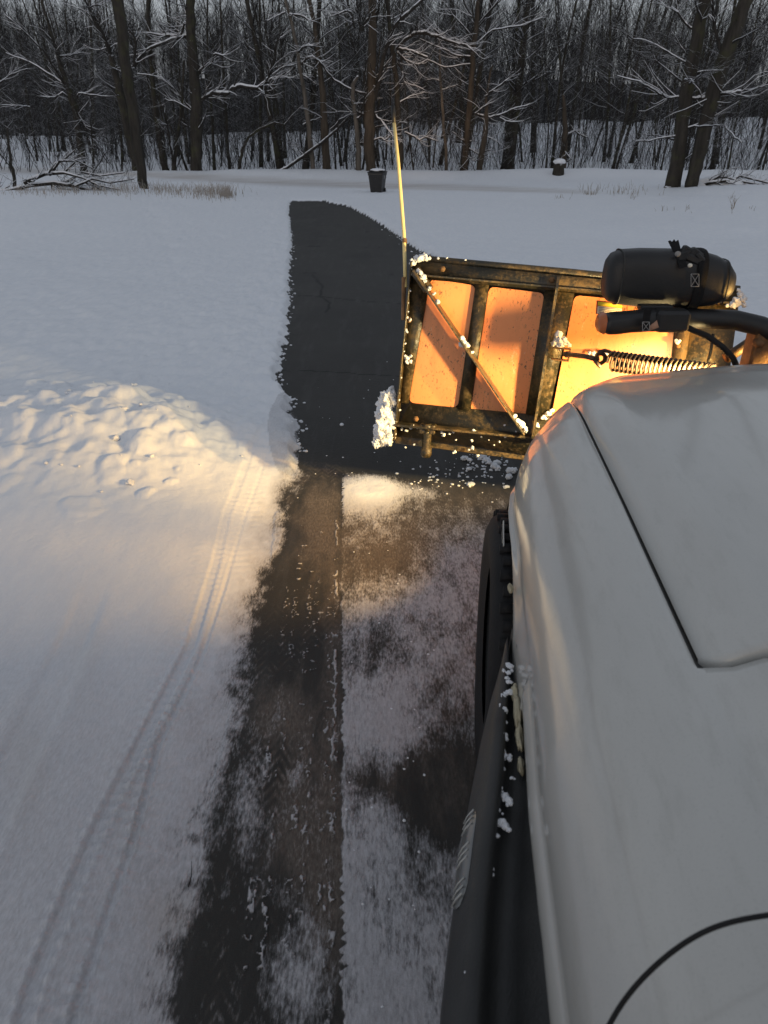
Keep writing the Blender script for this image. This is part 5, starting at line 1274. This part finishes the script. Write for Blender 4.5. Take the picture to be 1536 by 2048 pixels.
brush('root_mass', 'snow-dusted heap of roots and brush beyond the leaning pair of trunks', [[(1395,374,6),(1420,366,6),(1450,362,6),(1480,368,5),(1510,374,3)], [(1405,372,5),(1440,352,5),(1475,362,4),(1530,372,3)], [(1450,368,5),(1480,352,4),(1536,366,3)]], hb(1440, 377) + 1, 22, 14, 1.0)
mb = MB(); q = PY(1438, 366, hb(1440, 377) + 1.2); lump(mb, (0, 0, -.1), (.75, .5, .36), 4, 3, 1, .4); o = mb.build('snow_mound', M['snow'], None, True); o.location = tuple(q); tag(o, 'low rounded mound of snow lying on the root heap at the right', 'snow mound')

# dry grass
def grass(name, label, spec, seed, mat):
    rg = random.Random(seed); V = []; Fs = []; n = 0
    for (cx, cy, sx, sy, cnt, hh) in spec:
        for k in range(cnt):
            p = hit(rg.gauss(cx, sx), max(366, rg.gauss(cy, sy)), .02); h = rg.uniform(.4, 1) * hh; dx, dy = rg.gauss(0, .3) * h, rg.gauss(0, .3) * h; w = .006
            pm = p + np.array([dx * .35, dy * .35, h * .6]); pt = p + np.array([dx, dy, h])
            V += [p + [-w, 0, -.03], p + [w, 0, -.03], pm + [-w * .8, 0, 0], pm + [w * .8, 0, 0], pt + [-.002, 0, 0], pt + [.002, 0, 0]]; Fs += [(n, n+1, n+3, n+2), (n+2, n+3, n+5, n+4)]; n += 6
    o = link(name, mkmesh(name, np.array(V), np.array(Fs), mat)); tag(o, label, 'grass', kind='stuff')
grass('dry_grass', 'dry frosted grass poking through the snow by the road', [(330, 385, 26, 5, 150, .40), (430, 394, 24, 5, 240, .5), (455, 396, 6, 3, 120, .5), (380, 390, 40, 6, 200, .35), (240, 385, 30, 5, 160, .45), (120, 388, 60, 5, 160, .35), (60, 388, 60, 5, 100, .3)], 5, M['frost_grass'])
grass('field_weeds', 'few dark weed stalks standing in the right field', [(1465, 425, 3, 3, 9, .45), (1462, 400, 2, 2, 4, .3), (1375, 424, 3, 2, 6, .25), (1330, 425, 8, 2, 6, .25), (1262, 400, 3, 3, 8, .3), (1120, 400, 6, 2, 14, .22), (1505, 425, 5, 2, 4, .2), (1230, 385, 40, 4, 70, .32), (1180, 392, 8, 2, 40, .2)], 6, M['grass'])
mb = MB(); q = hit(377, 1775); mb.tube([q + [0, 0, .003], q + [.006, .02, .02], q + [.002, .05, .045]], [.0016, .0012, .0006], 4); o = mb.build('twig', M['twig_far'], None); tag(o, 'tiny dark twig sticking up from the trodden snow at the lower left', 'twig')

# ------------------------------------------------------------------ trash cart
cp_ = hit(755, 388); Yc = cp_[1]; k = px_w(1, Yc, 370)
cart = empty('trash_cart', tuple(cp_), 'black wheeled trash cart with snow on its lid, standing between driveway end and road', 'trash cart'); cart.rotation_euler = (0, 0, R(-14))
mb = MB(); Hc = 46 * k; wb, wt = 22 * k, 29 * k
Vs = [(-wb/2, -wb*.55, .06), (wb/2, -wb*.55, .06), (wb/2, wb*.55, .06), (-wb/2, wb*.55, .06), (-wt/2, -wt*.6, Hc*.84), (wt/2, -wt*.6, Hc*.84), (wt/2, wt*.6, Hc*.84), (-wt/2, wt*.6, Hc*.84)]
mb.add(Vs, [(0,3,2,1),(4,5,6,7),(0,1,5,4),(1,2,6,5),(2,3,7,6),(3,0,4,7)]); mb.box((0, 0, Hc * .80), (wt * 1.04, wt * 1.24, .10), bev=.01); mb.box((0, 0, Hc * .64), (wt * .985, wt * 1.16, .02), bev=.004)
mb.build('body', M['black_plastic'], cart)
mb = MB(); mb.prism([(-wt*.55, -wt*.66, Hc*.85), (wt*.55, -wt*.66, Hc*.85), (wt*.55, wt*.66, Hc*.85), (-wt*.55, wt*.66, Hc*.85)], (0, .0, .035)); mb.prism([(-wt*.45, -wt*.5, Hc*.85+.036), (wt*.45, -wt*.5, Hc*.85+.036), (wt*.45, wt*.6, Hc*.85+.036), (-wt*.45, wt*.6, Hc*.85+.036)], (0, .0, .05)); mb.build('lid', M['black_plastic'], cart)
mb = MB(); lump(mb, (0, 0, Hc * .85 + .09), (wt * .50, wt * .58, .065), 2, 3, 1, .12); mb.build('snow_cap', M['snow'], cart, True)
for s_ in (-1, 1):
    mb = MB(); mb.lathe([(0, -.03), (.10, -.03), (.115, -.02), (.115, .02), (.10, .03), (0, .03)], (s_ * wb * .56, wb * .5, .115), (1, 0, 0), 18); mb.build('wheel', M['black_rubber'], cart, True)
mb = MB(); mb.tube([(-wt * .4, wt * .66, Hc * .86), (-wt * .4, wt * .82, Hc * .88), (wt * .4, wt * .82, Hc * .88), (wt * .4, wt * .66, Hc * .86)], .018, 8); mb.build('handle', M['black_plastic'], cart, True)
mb = MB(); mb.box((wt * .505, -wt * .1, Hc * .68), (.004, .16, .12)); mb.build('paper_label', M['stitch'], cart)
